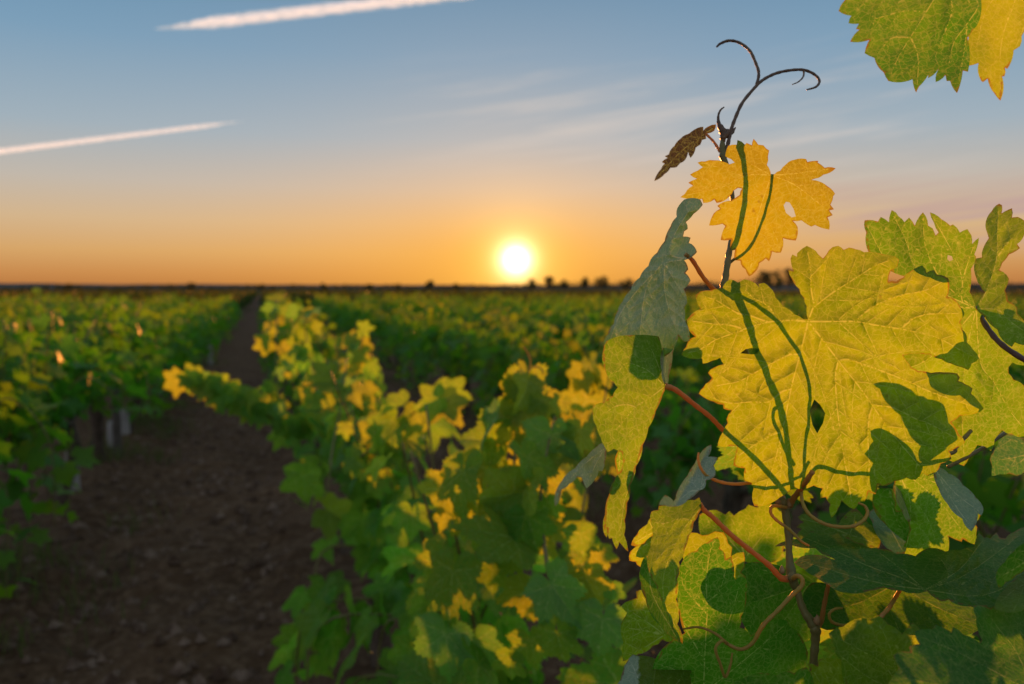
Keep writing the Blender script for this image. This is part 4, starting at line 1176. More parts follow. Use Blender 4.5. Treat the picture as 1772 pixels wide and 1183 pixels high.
def plants_in_view(dmax):
    out = []
    for k in range(-60, 70):
        ph = T0 if k == -1 else (0.25 if k == 0 else random.Random(k * 31 + 5).uniform(0, 1.2))
        n0 = int(-dmax / 1.2) - 2
        for i in range(n0, int(1.3 * dmax / 1.2)):
            t = ph + 1.2 * i
            x, y = row_pt(k, t)
            if y < 0.7:
                continue
            d = math.hypot(x, y)
            if d > dmax:
                continue
            px = CX + F * x / y
            m = 0.75 / y * F
            if -m < px < 1772 + m:
                out.append((d, k, i, x, y))
    return sorted(out)


ALL_PLANTS = plants_in_view(150.0)
MID_I = [p for p in ALL_PLANTS if p[1] == 0][:4]
MID_SET = {(p[1], p[2]) for p in MID_I if p[4] < 5.2}
near = [p for p in ALL_PLANTS if (p[1], p[2]) not in MID_SET and not (p[1] == 0 and p[4] < .95)]
near = [p for p in near if not (p[1] >= 1 and p[4] < 1.3)]
N_IND = 290
rank = {}
for idx, (d, k, i, x, y) in enumerate(sorted(near[:N_IND], key=lambda p: (p[1], p[2]))):
    rank[k] = rank.get(k, 0) + 1
    r_ = random.Random(k * 1000 + i)
    if k < 0:
        where = f'{ordinal(rank[k])} vine from the front in the {ordinal(-k)} row beyond the dirt path'
    elif k == 0:
        where = f'{ordinal(rank[k])} vine after the sunlit near ones along the row bordering the path'
    else:
        where = f'{ordinal(rank[k])} vine from the front, {ordinal(k)} row right of the foreground vines'
    root = thing('grapevine', 'leafy grapevine, ' + where, 'grapevine', (x, y, 0), 'vines planted in rows')
    root.rotation_euler = (0, 0, -ROW_ANG + (math.pi if r_.random() < .5 else 0) + r_.uniform(-.1, .1))
    s_ = r_.uniform(.93, 1.06)
    root.scale = (r_.uniform(.9, 1.12) * (1.2 if k == -1 else 1.0), 1.0, s_)
    vt = VARIANTS[8 + r_.randrange(3)] if k == -1 and 4.9 < d < 7.6 else VARIANTS[11 + r_.randrange(2)] if k < 0 and d < 12 else VARIANTS[r_.randrange(8)]
    obj('trunk', vt[0], root)
    obj('foliage', vt[3], root)
    if d < 13:
        for me in vt[1]:
            obj('cane', me, root)
    if d < 8.5:
        for me in vt[2]:
            obj('shoot', me, root)

# ---- the three vines right behind the near one: every leaf that shows is its own mesh
MASK = [(625, 545), (662, 640), (645, 715), (690, 735), (735, 690), (795, 678), (795, 715), (735, 765), (715, 830), (735, 850), (800, 780), (870, 735), (955, 690), (1000, 640), (1070, 610), (1065, 700),
        (1015, 780), (985, 860), (1010, 905), (1050, 960), (1080, 1020), (1150, 1260), (480, 1260), (500, 1060), (530, 985), (500, 880), (505, 800), (470, 740), (455, 640), (455, 540), (480, 500), (560, 500)]
MASK = np.array(MASK, float)
HOLE = np.array([(960, 820), (1050, 800), (1060, 900), (1060, 960), (1000, 920)], float)
MIDM = []
for i, (V, T, W) in enumerate(MIDT):
    MIDM.append(mesh_np('leaf', V, T, [M_MID], {'vein': W, 'tint': np.full(len(V), .45)}))
MIDG = []
for i, (V, T, W) in enumerate(MIDT):
    MIDG.append(mesh_np('leaf', V, T, [M_MID], {'vein': W, 'tint': np.full(len(V), .95)}))
MIDD = []
for i, (V, T, W) in enumerate(MIDT):
    MIDD.append(mesh_np('leaf', V, T, [M_MID], {'vein': W, 'tint': np.full(len(V), .1), 'under': np.full(len(V), .25)}))


def place_leaf(parent, at, R, size, kind, rnd):
    me = (MIDM, MIDG, MIDD)[kind][rnd.randrange(5)]
    o = obj('leaf', me, parent)
    M = Matrix([list(r) for r in R]).to_4x4()
    M = Matrix.Translation(Vector(at)) @ M @ Matrix.Scale(size / 1.45, 4)
    o.matrix_local = parent.matrix_basis.inverted() @ M
    return o


def px_leaf(parent, a, b, d, dd, roll, kind, rnd, wide=1.0):
    """leaf from stalk end a to tip b as seen in the photo, at distance d, tip dd nearer or farther, rolled about its rib"""
    a = (a[0] + .27 * (b[0] - a[0]), a[1] + .27 * (b[1] - a[1]))    # the stalk joins below the upper lobes
    A, B = np.array(P3(*a, d)), np.array(P3(*b, d + dd))
    L = np.linalg.norm(B - A)
    tip = (B - A) / L
    view = A - np.array(CAMP)
    view /= np.linalg.norm(view)
    n = -view + tip * (view @ tip)
    n /= np.linalg.norm(n)
    s = np.cross(tip, n)
    nr = n * math.cos(roll) + s * math.sin(roll)
    return place_leaf(parent, A, frame(tip, nr), min(L * 1.45 * wide, .135), kind, rnd), A


def to_world(p, root):
    return np.array(root.matrix_basis @ Vector(p))


def mid_vine(x, y, seed, label, px_leaves, arms, want, low_only):
    rnd = random.Random(seed)
    root = thing('grapevine', label, 'grapevine', (x, y, 0))
    root.rotation_euler = (0, 0, -ROW_ANG)
    tr, ca, sh, lv = gen_vine(seed, 20, 1.04, .30)
    M = Matrix.Translation(root.location) @ root.rotation_euler.to_matrix().to_4x4()
    R0 = np.array(root.rotation_euler.to_matrix())
    keep_sh = []
    tm, cm, _ = wood_meshes(tr, ca, sh[:1], rnd)
    obj('trunk', tm, root)
    for me in cm:
        obj('cane', me, root)
    for a in px_leaves:
        px_leaf(root, *a, rnd)
    own = len(px_leaves)
    for path, r, size, n, kinds, sd in arms:
        rr = random.Random(sd)
        pw = smooth_path([(*P3(*p),) for p in path], 6)
        Pw = np.array(pw)
        inv = M.inverted()
        b = Bag()
        b.tube([tuple(inv @ Vector(p)) for p in pw], np.linspace(r, r * .5, len(pw)), 6)
        obj('shoot', b.mesh('shoot', M_SHOOT), root)
        L = np.concatenate([[0], np.cumsum(np.linalg.norm(np.diff(Pw, axis=0), axis=1))])
        for j in range(n):
            s = L[-1] * (j + .5 + rr.uniform(-.3, .3)) / n
            p = np.array([np.interp(s, L, Pw[:, c]) for c in range(3)])
            out = np.array([rr.gauss(0, .8), rr.gauss(0, .8), rr.uniform(-.3, .6)])
            q = p + out / np.linalg.norm(out) * size * .4
            tipd = out * .5 + np.array([rr.gauss(0, .5), rr.gauss(0, .4), -rr.uniform(.1, .9)])
            nrm = np.array([rr.gauss(0, .5), -rr.uniform(.2, 1), rr.uniform(-.1, .8)])
            place_leaf(root, q, frame(tipd, nrm), size * rr.uniform(.75, 1.15), rr.choice(kinds), rr)
            own += 1
    cand = []
    for q, R, size, tint, p in lv:
        w = np.array(M @ Vector(q))
        pp = to_px(Vector(w))
        if pp is None or pp[2] < .62:
            continue
        P = np.array([[pp[0], pp[1]]])
        if pp[1] < 1200 and (not in_poly(P, MASK)[0] or in_poly(P, HOLE)[0]):
            continue
        if w[2] > low_only:
            continue
        cand.append((pp[2], w, q, R, size, tint, p))
    cand.sort(key=lambda c: c[0])
    n_ind = max(0, want - own)
    b = Bag()
    for c in cand[:n_ind]:
        kind = 0 if c[5] < .62 or c[1][2] < .93 else 1
        if rnd.random() < .3:
            kind = 2
        lf = place_leaf(root, c[1], R0 @ c[3], c[4], kind, rnd)
        iv = (M.inverted() if False else lf.matrix_local.inverted())
        pb = Bag()
        pb.tube([tuple(iv @ Vector(q)) for q in (c[6], (c[6] + c[2]) / 2 + np.array([0, 0, .008]), c[2])], .0013 * 1.45 / c[4], 5)
        obj('petiole', pb.mesh('petiole', M_PETIOLE), lf)
    for k in sh:
        ok = []
        for p in k:
            pp = to_px(M @ Vector(p))
            ok.append(pp is not None and pp[2] > .62 and in_poly(np.array([[pp[0], pp[1]]]), MASK)[0])
        k2 = [p for p, o in zip(k, ok) if o]
        if len(k2) > 2:
            b = Bag()
            b.tube(k2, np.linspace(.0042, .002, len(k2)), 6)
            obj('shoot', b.mesh('shoot', M_SHOOT), root)
    rest = [(c[2], c[3], c[4], c[5], c[6]) for c in cand[n_ind:]]
    if rest:
        V, T, A, W = bake_leaves(rest, MIDT, rnd)
        o = obj('foliage', mesh_np('foliage', V, T, [M_MID], {'tint': A, 'vein': W}), root)
        o['kind'] = 'stuff'
    return root


def z4(x, y):
    return (400 + x / 1.869, 550 + y / 1.869)


def L_(a, b, d, dd=0.0, roll=0.0, kind=0, wide=1.0):
    return (z4(*a), z4(*b), d, dd, roll, kind), wide


PXL1 = [((925, 200), (878, 268), 1.25, .01, .5, 1), ((938, 205), (945, 272), 1.25, .02, .9, 1), ((1012, 238), (1008, 335), 1.2, -.02, .3, 1), ((985, 250), (960, 330), 1.22, .02, -.5, 1),
        ((1040, 325), (1025, 510), 1.12, .0, .15, 2), ((1150, 160), (1105, 240), 1.6, .02, .4, 1), ((1205, 150), (1215, 232), 1.6, 0, .5, 1), ((1190, 185), (1160, 215), 1.62, .02, 0, 1),
        ((1140, 330), (1112, 450), 1.1, .0, .6, 1), ((1120, 400), (1070, 470), 1.12, .0, -.4, 1), ((875, 305), (785, 405), 1.2, .03, 1.15, 2), ((870, 390), (850, 545), 1.22, 0, .9, 0), ((900, 350), (905, 440), 1.2, 0, .3, 1),
        ((770, 440), (700, 650), 1.1, -.03, 1.0, 0), ((715, 520), (640, 645), 1.15, .02, .2, 1), ((725, 480), (690, 540), 1.15, 0, .5, 1), ((700, 620), (672, 690), 1.17, 0, .5, 1),
        ((795, 585), (800, 735), 1.12, .01, .1, 1), ((830, 555), (905, 645), 1.14, .0, .1, 1), ((890, 530), (920, 630), 1.15, .0, .5, 1), ((925, 480), (965, 590), 1.16, .0, .4, 1), ((835, 460), (815, 545), 1.2, 0, .2, 1),
        ((950, 600), (985, 760), 1.02, -.01, .25, 0), ((1020, 570), (1050, 660), 1.08, 0, .5, 0), ((860, 640), (870, 800), 1.05, .0, .6, 0), ((700, 740), (625, 880), 1.05, 0, .3, 0), ((735, 750), (675, 1000), 1.0, -.02, .75, 0),
        ((850, 780), (835, 900), 1.05, 0, .4, 0), ((925, 765), (895, 835), 1.03, 0, .1, 0), ((990, 830), (955, 985), 1.0, .02, .2, 1), ((1045, 660), (1035, 740), 1.1, .0, .3, 1),
        ((1125, 665), (1140, 785), .98, .0, .1, 0), ((1185, 735), (1215, 825), .97, .0, .2, 1), ((1130, 800), (1190, 935), .95, .0, .1, 1), ((1120, 790), (1065, 860), .97, .0, .4, 1), ((1100, 820), (1130, 900), .97, 0, .8, 0),
        ((1010, 810), (1110, 1000), .93, -.03, .6, 2), ((1210, 920), (1180, 1110), .90, .0, .15, 2), ((1120, 950), (1150, 1060), .95, .0, .3, 2), ((960, 1000), (985, 1140), .95, .0, .2, 0), ((1050, 980), (1070, 1130), .92, .0, .5, 0),
        ((910, 1070), (895, 1180), .95, 0, .3, 0), ((780, 1000), (830, 1150), 1.0, .0, .4, 2), ((700, 960), (690, 1180), 1.0, .0, .5, 2), ((600, 1040), (555, 1180), 1.25, 0, .3, 0), ((640, 900), (625, 1000), 1.2, 0, .4, 0),
        ((1230, 850), (1240, 930), 1.0, 0, .2, 2), ((760, 640), (740, 730), 1.15, 0, .9, 0), ((1000, 420), (985, 500), 1.2, 0, .5, 1), ((960, 380), (930, 450), 1.2, 0, .3, 1), ((1080, 250), (1050, 320), 1.16, 0, .5, 1)]
PXL1 = [(z4(*a), z4(*b), d, dd, roll, kind) for a, b, d, dd, roll, kind in PXL1]
PXL2 = [((420, 620), (425, 740), 2.1, 0, .15, 0), ((395, 640), (372, 720), 2.12, 0, .4, 0), ((440, 720), (480, 830), 2.1, 0, .3, 0), ((240, 470), (230, 610), 2.2, 0, .4, 0), ((310, 850), (275, 950), 2.0, 0, .4, 0),
        ((330, 930), (260, 1080), 2.0, 0, .2, 0), ((230, 1000), (180, 1110), 2.05, 0, .3, 0), ((540, 840), (470, 960), 1.9, 0, .2, 2), ((560, 560), (540, 660), 2.1, 0, .2, 2), ((520, 380), (560, 450), 2.1, 0, .3, 2),
        ((235, 220), (235, 285), 2.9, 0, .2, 1), ((215, 330), (215, 390), 2.8, 0, .3, 1), ((290, 270), (295, 385), 2.8, 0, .3, 1), ((170, 270), (150, 310), 2.9, 0, .4, 1), ((420, 100), (425, 160), 2.9, 0, .2, 1),
        ((455, 130), (470, 190), 2.9, 0, .8, 0), ((410, 40), (415, 95), 3.1, 0, .3, 0), ((130, 30), (140, 60), 3.4, 0, .2, 1), ((185, 175), (180, 200), 3.0, 0, .2, 1), ((370, 170), (365, 205), 3.0, 0, .3, 1), ((430, 490), (420, 530), 2.2, 0, .3, 1)]
PXL2 = [(z4(*a), z4(*b), d, dd, roll, kind) for a, b, d, dd, roll, kind in PXL2]
ARM1 = [([(912, 760, 1.25), (905, 700, 1.25), (912, 650, 1.25), (915, 640, 1.25)], .0022, .07, 3, (1, 1, 0), 1),
        ([(880, 900, 1.15), (890, 800, 1.18), (900, 720, 1.22), (912, 690, 1.25)], .003, .10, 7, (1, 1, 0), 2),
        ([(1005, 900, 1.5), (1025, 790, 1.55), (1045, 700, 1.6), (1054, 632, 1.62)], .003, .11, 7, (1, 1, 0), 3),
        ([(950, 1000, 1.0), (935, 880, 1.05), (945, 790, 1.1), (960, 720, 1.15)], .003, .10, 8, (0, 1, 1), 4)]
ARM2 = [([(610, 800, 2.0), (665, 760, 1.95), (715, 715, 1.9), (750, 695, 1.88), (778, 692, 1.87)], .003, .095, 13, (0, 0, 1), 5),
        ([(560, 900, 2.2), (575, 780, 2.3), (590, 700, 2.4), (600, 620, 2.5)], .004, .11, 9, (0, 1), 6)]
ARM3 = [([(520, 745, 2.8), (455, 715, 2.78), (405, 690, 2.75), (350, 662, 2.72), (312, 652, 2.7)], .004, .088, 40, (0, 0, 0, 2, 1), 7),
        ([(560, 760, 2.9), (545, 660, 3.0), (530, 580, 3.1), (525, 530, 3.2)], .004, .085, 20, (1, 0, 2), 8),
        ([(600, 760, 2.9), (615, 690, 2.9), (622, 620, 2.95), (630, 570, 3.0)], .004, .085, 16, (1, 0, 2), 9),
        ([(500, 760, 3.1), (480, 660, 3.2), (478, 580, 3.3), (480, 520, 3.5)], .004, .085, 18, (1, 0, 2), 10)]
SPEC = [(PXL1, ARM1, 'grapevine just left of the nearest one, its upper leaves glowing yellow, thin tendril on top', 900, .99),
        (PXL2[:10], ARM2, 'dim green grapevine with one shoot reaching out to the right over dark soil', 901, .93),
        (PXL2[10:], ARM3, 'grapevine with a leafy shoot reaching left across the dirt path', 902, 1.02)]
mids = [p for p in ALL_PLANTS if (p[1], p[2]) in MID_SET and p[4] > .95]
for (d, k, i, x, y), (pl, ar, lab, sd, lo) in zip(mids, SPEC):
    mid_vine(x, y, sd, lab, pl, ar, 100, lo)
    if sd == 900:
        r0 = [o for o in C.objects if o.parent is None and o.get('label') == lab][0]
        iv = (Matrix.Translation(r0.location) @ r0.rotation_euler.to_matrix().to_4x4()).inverted()
        for pth in ([(912, 690, 1.25), (910, 655, 1.25), (916, 640, 1.25), (928, 634, 1.25), (938, 640, 1.25), (940, 648, 1.25)], [(911, 660, 1.25), (918, 630, 1.25), (914, 612, 1.25), (906, 600, 1.25)],
                    [(914, 662, 1.25), (924, 657, 1.25), (934, 661, 1.25)]):
            b_ = Bag()
            b_.tube([tuple(iv @ Vector(p)) for p in smooth_path([tuple(P3(*p)) for p in pth], 5)], .0013, 6)
            obj('tendril', b_.mesh('tendril', M_TENDRIL), r0)

# more leaves of the near vine, deeper in its canopy low on the right
r_ = random.Random(77)
for n_ in range(24):
    a = (r_.uniform(1090, 1790), r_.uniform(905, 1130))
    if a[0] > 1480 and a[1] < 960 or a[0] < 1330:
        continue
    th = r_.gauss(math.pi / 2, .7)
    ln = r_.uniform(90, 150)
    px_leaf(hero, a, (a[0] + math.cos(th) * ln, a[1] + math.sin(th) * ln), r_.uniform(.56, .74), r_.uniform(-.03, .03), r_.gauss(0, .5), r_.choice((0, 0, 1, 2)), r_)

for a, b in (((1335, 770), (1325, 880)), ((1400, 765), (1415, 870)), ((1460, 775), (1450, 885)), ((1300, 750), (1285, 840))):  # added leaves, hidden behind the large one, to shade the bottom right leaf
    px_leaf(hero, a, b, .61, .02, r_.gauss(0, .3), 0, r_)

# ---- the rest of the vineyard, out to the horizon: one mass of leaves
def far_field():
    rng = np.random.default_rng(7)
    Vs, Qs, As, n = [], [], [], 0
    pts = [(x, y, d) for d, k, i, x, y in near[N_IND:]]
    rings = [(0, 45, 90, .19), (45, 80, 40, .30), (80, 150, 16, .45)]
    sets = []
    P = np.array(pts)
    for lo, hi, m, s in rings:
        q = P[(P[:, 2] >= lo) & (P[:, 2] < hi)]
        sets.append((q[:, :2], m, s))
    far = []
    for k in range(-330, 330):
        o = ROW0 + k * ROW_GAP
        t = np.arange(-520, 620, 2.4)
        xy = RN[None] * o + RD[None] * t[:, None]
        d = np.hypot(xy[:, 0], xy[:, 1])
        px = CX + F * xy[:, 0] / np.maximum(xy[:, 1], 1)
        far.append(xy[(d > 150) & (d < 520) & (xy[:, 1] > 1) & (px > -60) & (px < 1830)])
    sets.append((np.concatenate(far), 5, 1.0))
    for xy, m, s in sets:
        N = len(xy) * m
        if not N:
            continue
        c = np.repeat(xy, m, 0)
        along = rng.uniform(-.6, .6, N) * (2 if s >= 1 else 1)
        across = rng.normal(0, .17, N)
        pos = np.zeros((N, 3))
        pos[:, :2] = c + RD[None] * along[:, None] + RN[None] * across[:, None]
        pos[:, 2] += 0
        hump = np.repeat(rng.uniform(-.07, .08, len(xy)), m)
        pos[:, 2] = (rng.beta(2.2, 1.4, N) * .82 + .25) * (1 + hump)
        if s >= .45:
            pos[:, 2] = np.maximum(pos[:, 2], .55)
        pos[:, 2] += dip(np.hypot(pos[:, 0], pos[:, 1]))
        a = rng.normal(0, 1, (N, 3))
        a /= np.linalg.norm(a, axis=1)[:, None]
        b = rng.normal(0, 1, (N, 3))
        b -= a * (a * b).sum(1)[:, None]
        b /= np.linalg.norm(b, axis=1)[:, None]
        h = (s * rng.uniform(.35, .65, N))[:, None]
        if s >= 1:
            a[:, 2] *= .3
            b[:, 2] *= .3
        V = np.stack([pos - a * h, pos + b * h * .6, pos + a * h, pos - b * h * .6], 1).reshape(-1, 3)
        Vs.append(V)
        Qs.append(np.arange(N * 4).reshape(-1, 4) + n)
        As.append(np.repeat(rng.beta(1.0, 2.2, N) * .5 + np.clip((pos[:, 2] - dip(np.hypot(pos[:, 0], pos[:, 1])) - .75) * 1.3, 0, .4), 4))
        n += N * 4
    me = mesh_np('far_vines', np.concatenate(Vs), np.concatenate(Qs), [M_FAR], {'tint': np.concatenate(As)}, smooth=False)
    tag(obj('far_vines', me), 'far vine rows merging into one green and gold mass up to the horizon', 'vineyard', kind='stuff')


far_field()

# ------------------------------------------------------------------ ground
def vnoise(x, y, cell, seed):
    rng = np.random.default_rng(seed)
    G = rng.uniform(-1, 1, (256, 256))
    u, v = x / cell, y / cell
    i, j = np.floor(u).astype(int), np.floor(v).astype(int)
    f, h = u - i, v - j
    f, h = f * f * (3 - 2 * f), h * h * (3 - 2 * h)
    g = lambda a, b: G[a % 256, b % 256]
    return (g(i, j) * (1 - f) + g(i + 1, j) * f) * (1 - h) + (g(i, j + 1) * (1 - f) + g(i + 1, j + 1) * f) * h


def ground_z(x, y):
    o = x * RN[0] + y * RN[1] - ROW0
    r = np.abs((o / ROW_GAP + .5) % 1 - .5) * ROW_GAP       # distance to nearest row
    z = .035 * np.exp(-(r / .30) ** 2)
    z = z - .034 * np.exp(-((r - .44) / .13) ** 2)          # wheel tracks
    fade = np.clip((60 - np.hypot(x, y)) / 50, 0, 1)
    z = z * fade
    z = z + fade * (.022 * vnoise(x, y, .55, 1) + .016 * vnoise(x, y, .21, 2) + .012 * vnoise(x, y, .09, 3) + .006 * vnoise(x, y, .045, 4))
    return z + dip(np.hypot(x, y))


def graded(a, b, fine_lo, fine_hi, step, grow=1.16):
    xs = list(np.arange(fine_lo, fine_hi + step, step))
    s, x = step, xs[-1]
    while x < b:
        s *= grow
        x += s
        xs.append(x)
    s, x = step, xs[0]
    lo = []
    while x > a:
        s *= grow
        x -= s
        lo.append(x)
    return np.array(lo[::-1] + xs)


gx = graded(-1200, 1200, -4.2, 1.2, .032)
gy = graded(-50, 1300, 1.2, 9.5, .036)
X, Y = np.meshgrid(gx, gy)
Zg = ground_z(X, Y)
nx, ny = len(gx), len(gy)
idx = np.arange(nx * ny).reshape(ny, nx)
Qg = np.stack([idx[:-1, :-1], idx[:-1, 1:], idx[1:, 1:], idx[1:, :-1]], -1).reshape(-1, 4)
tag(obj('ground', mesh_np('ground', np.stack([X, Y, Zg], -1).reshape(-1, 3), Qg, [M_SOIL])), 'dark tilled soil of the path between the vine rows', kind='structure')

# clods and pebbles lying on the soil
rng = np.random.default_rng(11)
OCT = np.array([(1, 0, 0), (-1, 0, 0), (0, 1, 0), (0, -1, 0), (0, 0, 1), (0, 0, -.6)], float)
OCT = np.concatenate([OCT, np.array([(a, b, c) for a in (-.62, .62) for b in (-.62, .62) for c in (-.45, .6)])])
OF = [(0, 2, 4), (2, 1, 4), (1, 3, 4), (3, 0, 4), (2, 0, 5), (1, 2, 5), (3, 1, 5), (0, 3, 5)]
bag = Bag()
for _ in range(4200):
    y = 1.6 + 10 * rng.random() ** 1.5
    o = rng.uniform(-1.05, .1) if rng.random() < .72 else rng.uniform(.6, 1.7)
    t = (y - RN[1] * o) / RD[1]
    x, yy = RN * o + RD * t
    r = .006 + .030 * rng.random() ** 4
    V = OCT[:6] * r * rng.uniform(.6, 1.3, (6, 3))
    a = rng.uniform(0, 6.28)
    Rz = np.array([[math.cos(a), -math.sin(a), 0], [math.sin(a), math.cos(a), 0], [0, 0, 1]])
    bag.add(V @ Rz.T + np.array([x, yy, float(ground_z(np.array([x]), np.array([yy]))[0]) + r * .15]), None, np.array(OF))
tag(obj('soil_clods', bag.mesh('soil_clods', M_CLOD, smooth=False)), 'clods and pebbles scattered over the dark path', 'soil', kind='stuff')

# thin grass under the row beyond the path
bag = Bag()
for _ in range(9000):
    k = rng.choice([-1, -1, -1, -2, 1])
    o = ROW0 + k * ROW_GAP + rng.normal(.1 if k == -1 else 0, .20)
    t = rng.uniform(2.5, 15)
    x, y = RN * o + RD * t
    if vnoise(np.array([x]), np.array([y]), .5, 9)[0] < -.05:
        continue
    z = float(ground_z(np.array([x]), np.array([y]))[0])
    h, w, a = rng.uniform(.04, .13), rng.uniform(.002, .004), rng.uniform(0, 6.28)
    dx, dy = math.cos(a), math.sin(a)
    lx, ly = rng.normal(0, .04, 2)
    V = [(x - dx * w, y - dy * w, z - .01), (x + dx * w, y + dy * w, z - .01), (x + dx * w * .8 + lx * .4, y + dy * w * .8 + ly * .4, z + h * .6), (x - dx * w * .8 + lx * .4, y - dy * w * .8 + ly * .4, z + h * .6), (x + lx, y + ly, z + h)]
    bag.add(V, np.array([(0, 1, 2, 3)]), np.array([(3, 2, 4)]), rng.random())
tag(obj('grass', bag.mesh('grass', M_GRASS)), 'thin grass growing under the vines beyond the path', 'grass', kind='stuff')

# stakes
def stake(px, py, top, wid, label, mat=None, group='short pale stakes between the vines', seed=1, name='vineyard_stake', cat='stake'):
    rnd = random.Random(seed)
    d = F * CAM_H / (py - HORIZON)
    p = P3(px, py, d)
    h = (py - top) / F * d
    w = wid / F * d / 2
    V, n = [], 6
    for z, s in ((-.08, 1.0), (h * .3, .98), (h * .7, .95), (h * .96, .92), (h, .70)):
        for a in range(n):
            th = 2 * math.pi * (a + .5) / n
            V.append((math.cos(th) * w * s * rnd.uniform(.92, 1.06) + z * .03 * (seed % 3 - 1), math.sin(th) * w * s * rnd.uniform(.92, 1.06), z + (rnd.uniform(-.012, .012) if z > 0 else 0)))
    Q = [(i * n + a, i * n + (a + 1) % n, (i + 1) * n + (a + 1) % n, (i + 1) * n + a) for i in range(4) for a in range(n)]
    V.append((0, 0, h + .004))
    T = [(4 * n + a, 4 * n + (a + 1) % n, len(V) - 1) for a in range(n)]
    o = obj(name, mesh_np(name, V, [np.array(Q), np.array(T)], [mat or M_STAKE], smooth=False), None, (p.x, p.y, 0))
    o.rotation_euler = (0, 0, rnd.uniform(0, 1))
    return tag(o, label, cat, group)


stake(127, 854, 772, 25, 'short pale weathered stake beside the first trunk beyond the path, nearest of the pale stakes', seed=1)
stake(196, 778, 728, 19, 'short pale stake, second behind the nearest one beyond the path', seed=2)
stake(219, 757, 708, 17, 'slim pale stake close behind the second stake beyond the path', seed=3)
stake(364, 632, 598, 10, 'small distant pale stake where the path narrows', seed=4)
stake(700, 662, 630, 11, 'small pale stake at the foot of the shaded row right of the path vines', seed=5)
stake(928, 612, 585, 10, 'far pale stake under the dark row straight below the sun', seed=6)
stake(204, 792, 560, 15, 'tall dark wooden post among the leaves of the first row beyond the path', M_POST, None, 7, 'vineyard_post', 'post')

# ------------------------------------------------------------------ horizon: hills, tree line, single trees
def ridge(name, dist, prof, mat, depth, label):
    """long low hill: crest heights given in photo pixels"""
    xs = np.linspace(prof[0][0], prof[-1][0], 160)
    top = np.interp(xs, [p[0] for p in prof], [p[1] for p in prof])
    top = top - vnoise(xs, xs * 0, 23, 5) * .5
    rows = []
    for s, k in ((-1, 0), (-.55, .55), (-.2, .93), (0, 1), (.3, .9), (1, 0)):
        D = dist + s * depth
        z = np.maximum(0, (HORIZON - top) / F * dist + CAM_H) * k - (4.0 if k == 0 else 0)
        rows.append(np.stack([(xs - CX) / F * dist * (1 + s * depth / dist), np.full(len(xs), D), z], 1))
    V = np.concatenate(rows)
    n = len(xs)
    ii = np.arange(len(rows) * n).reshape(len(rows), n)
    Q = np.stack([ii[:-1, :-1], ii[:-1, 1:], ii[1:, 1:], ii[1:, :-1]], -1).reshape(-1, 4)
    tag(obj(name, mesh_np(name, V, Q, [mat])), label, kind='structure')


ridge('hills', 1100.0, [(-700, 492), (-200, 490), (60, 489.5), (200, 492), (330, 491), (480, 492), (620, 492.5), (760, 492), (900, 494), (1080, 492), (1300, 491), (1500, 489), (1772, 490), (2300, 491)], M_HILL, 220.0, 'low dark hills along the horizon')


def leaf_cloud(rng, centres, radii, n, s):
    c = rng.integers(0, len(centres), n)
    v = rng.normal(0, 1, (n, 3))
    v /= np.linalg.norm(v, axis=1)[:, None]
    pos = centres[c] + v * (radii[c] * rng.random(n) ** .45)[:, None]
    a = rng.normal(0, 1, (n, 3))
    a /= np.linalg.norm(a, axis=1)[:, None]
    b = np.cross(a, rng.normal(0, 1, (n, 3)))
    b /= np.linalg.norm(b, axis=1)[:, None]
    h = (s * rng.uniform(.5, 1.2, n))[:, None]
    return np.stack([pos - a * h, pos + b * h * .7, pos + a * h, pos - b * h * .7], 1).reshape(-1, 3), np.arange(n * 4).reshape(-1, 4)


def tree(px, top, wid, dist, label, seed):
    rng = np.random.default_rng(seed)
    rnd = random.Random(seed)
    x = (px - CX) / F * dist
    h = (HORIZON - top) / F * dist + CAM_H
    w = wid / F * dist
    z0 = float(dip(np.array(dist)))
    h -= z0
    root = thing('tree', label, 'tree', (x, dist, z0), 'trees on the horizon')
    b = Bag()
    b.tube(smooth_path([(0, 0, -.2), (.1, 0, h * .3), (0, .1, h * .7)], 4), np.linspace(h * .035, h * .012, 9), 7, .1, rnd)
    for k in range(4):
        a = rnd.uniform(0, 6.28)
        b.tube([(0, 0, h * rnd.uniform(.25, .4)), (math.cos(a) * w * .2, math.sin(a) * w * .2, h * .55), (math.cos(a) * w * .33, math.sin(a) * w * .33, h * .68)], [h * .014, h * .01, h * .005], 5)
    obj('trunk', b.mesh('trunk', M_BARK), root)
    m = 9
    cen = np.stack([rng.normal(0, w * .2, m), rng.normal(0, w * .2, m), h * rng.uniform(.45, .84, m)], 1)
    cen[0] = (0, 0, h * .84)
    V, Q = leaf_cloud(rng, cen, np.full(m, 1) * min(w * .26, h * .2), 700, h * .045)
    V[:, 2] = np.minimum(V[:, 2], h)
    obj('crown', mesh_np('crown', V, Q, [M_TREE], {'tint': np.repeat(rng.random(len(Q)), 4)}, smooth=False), root)


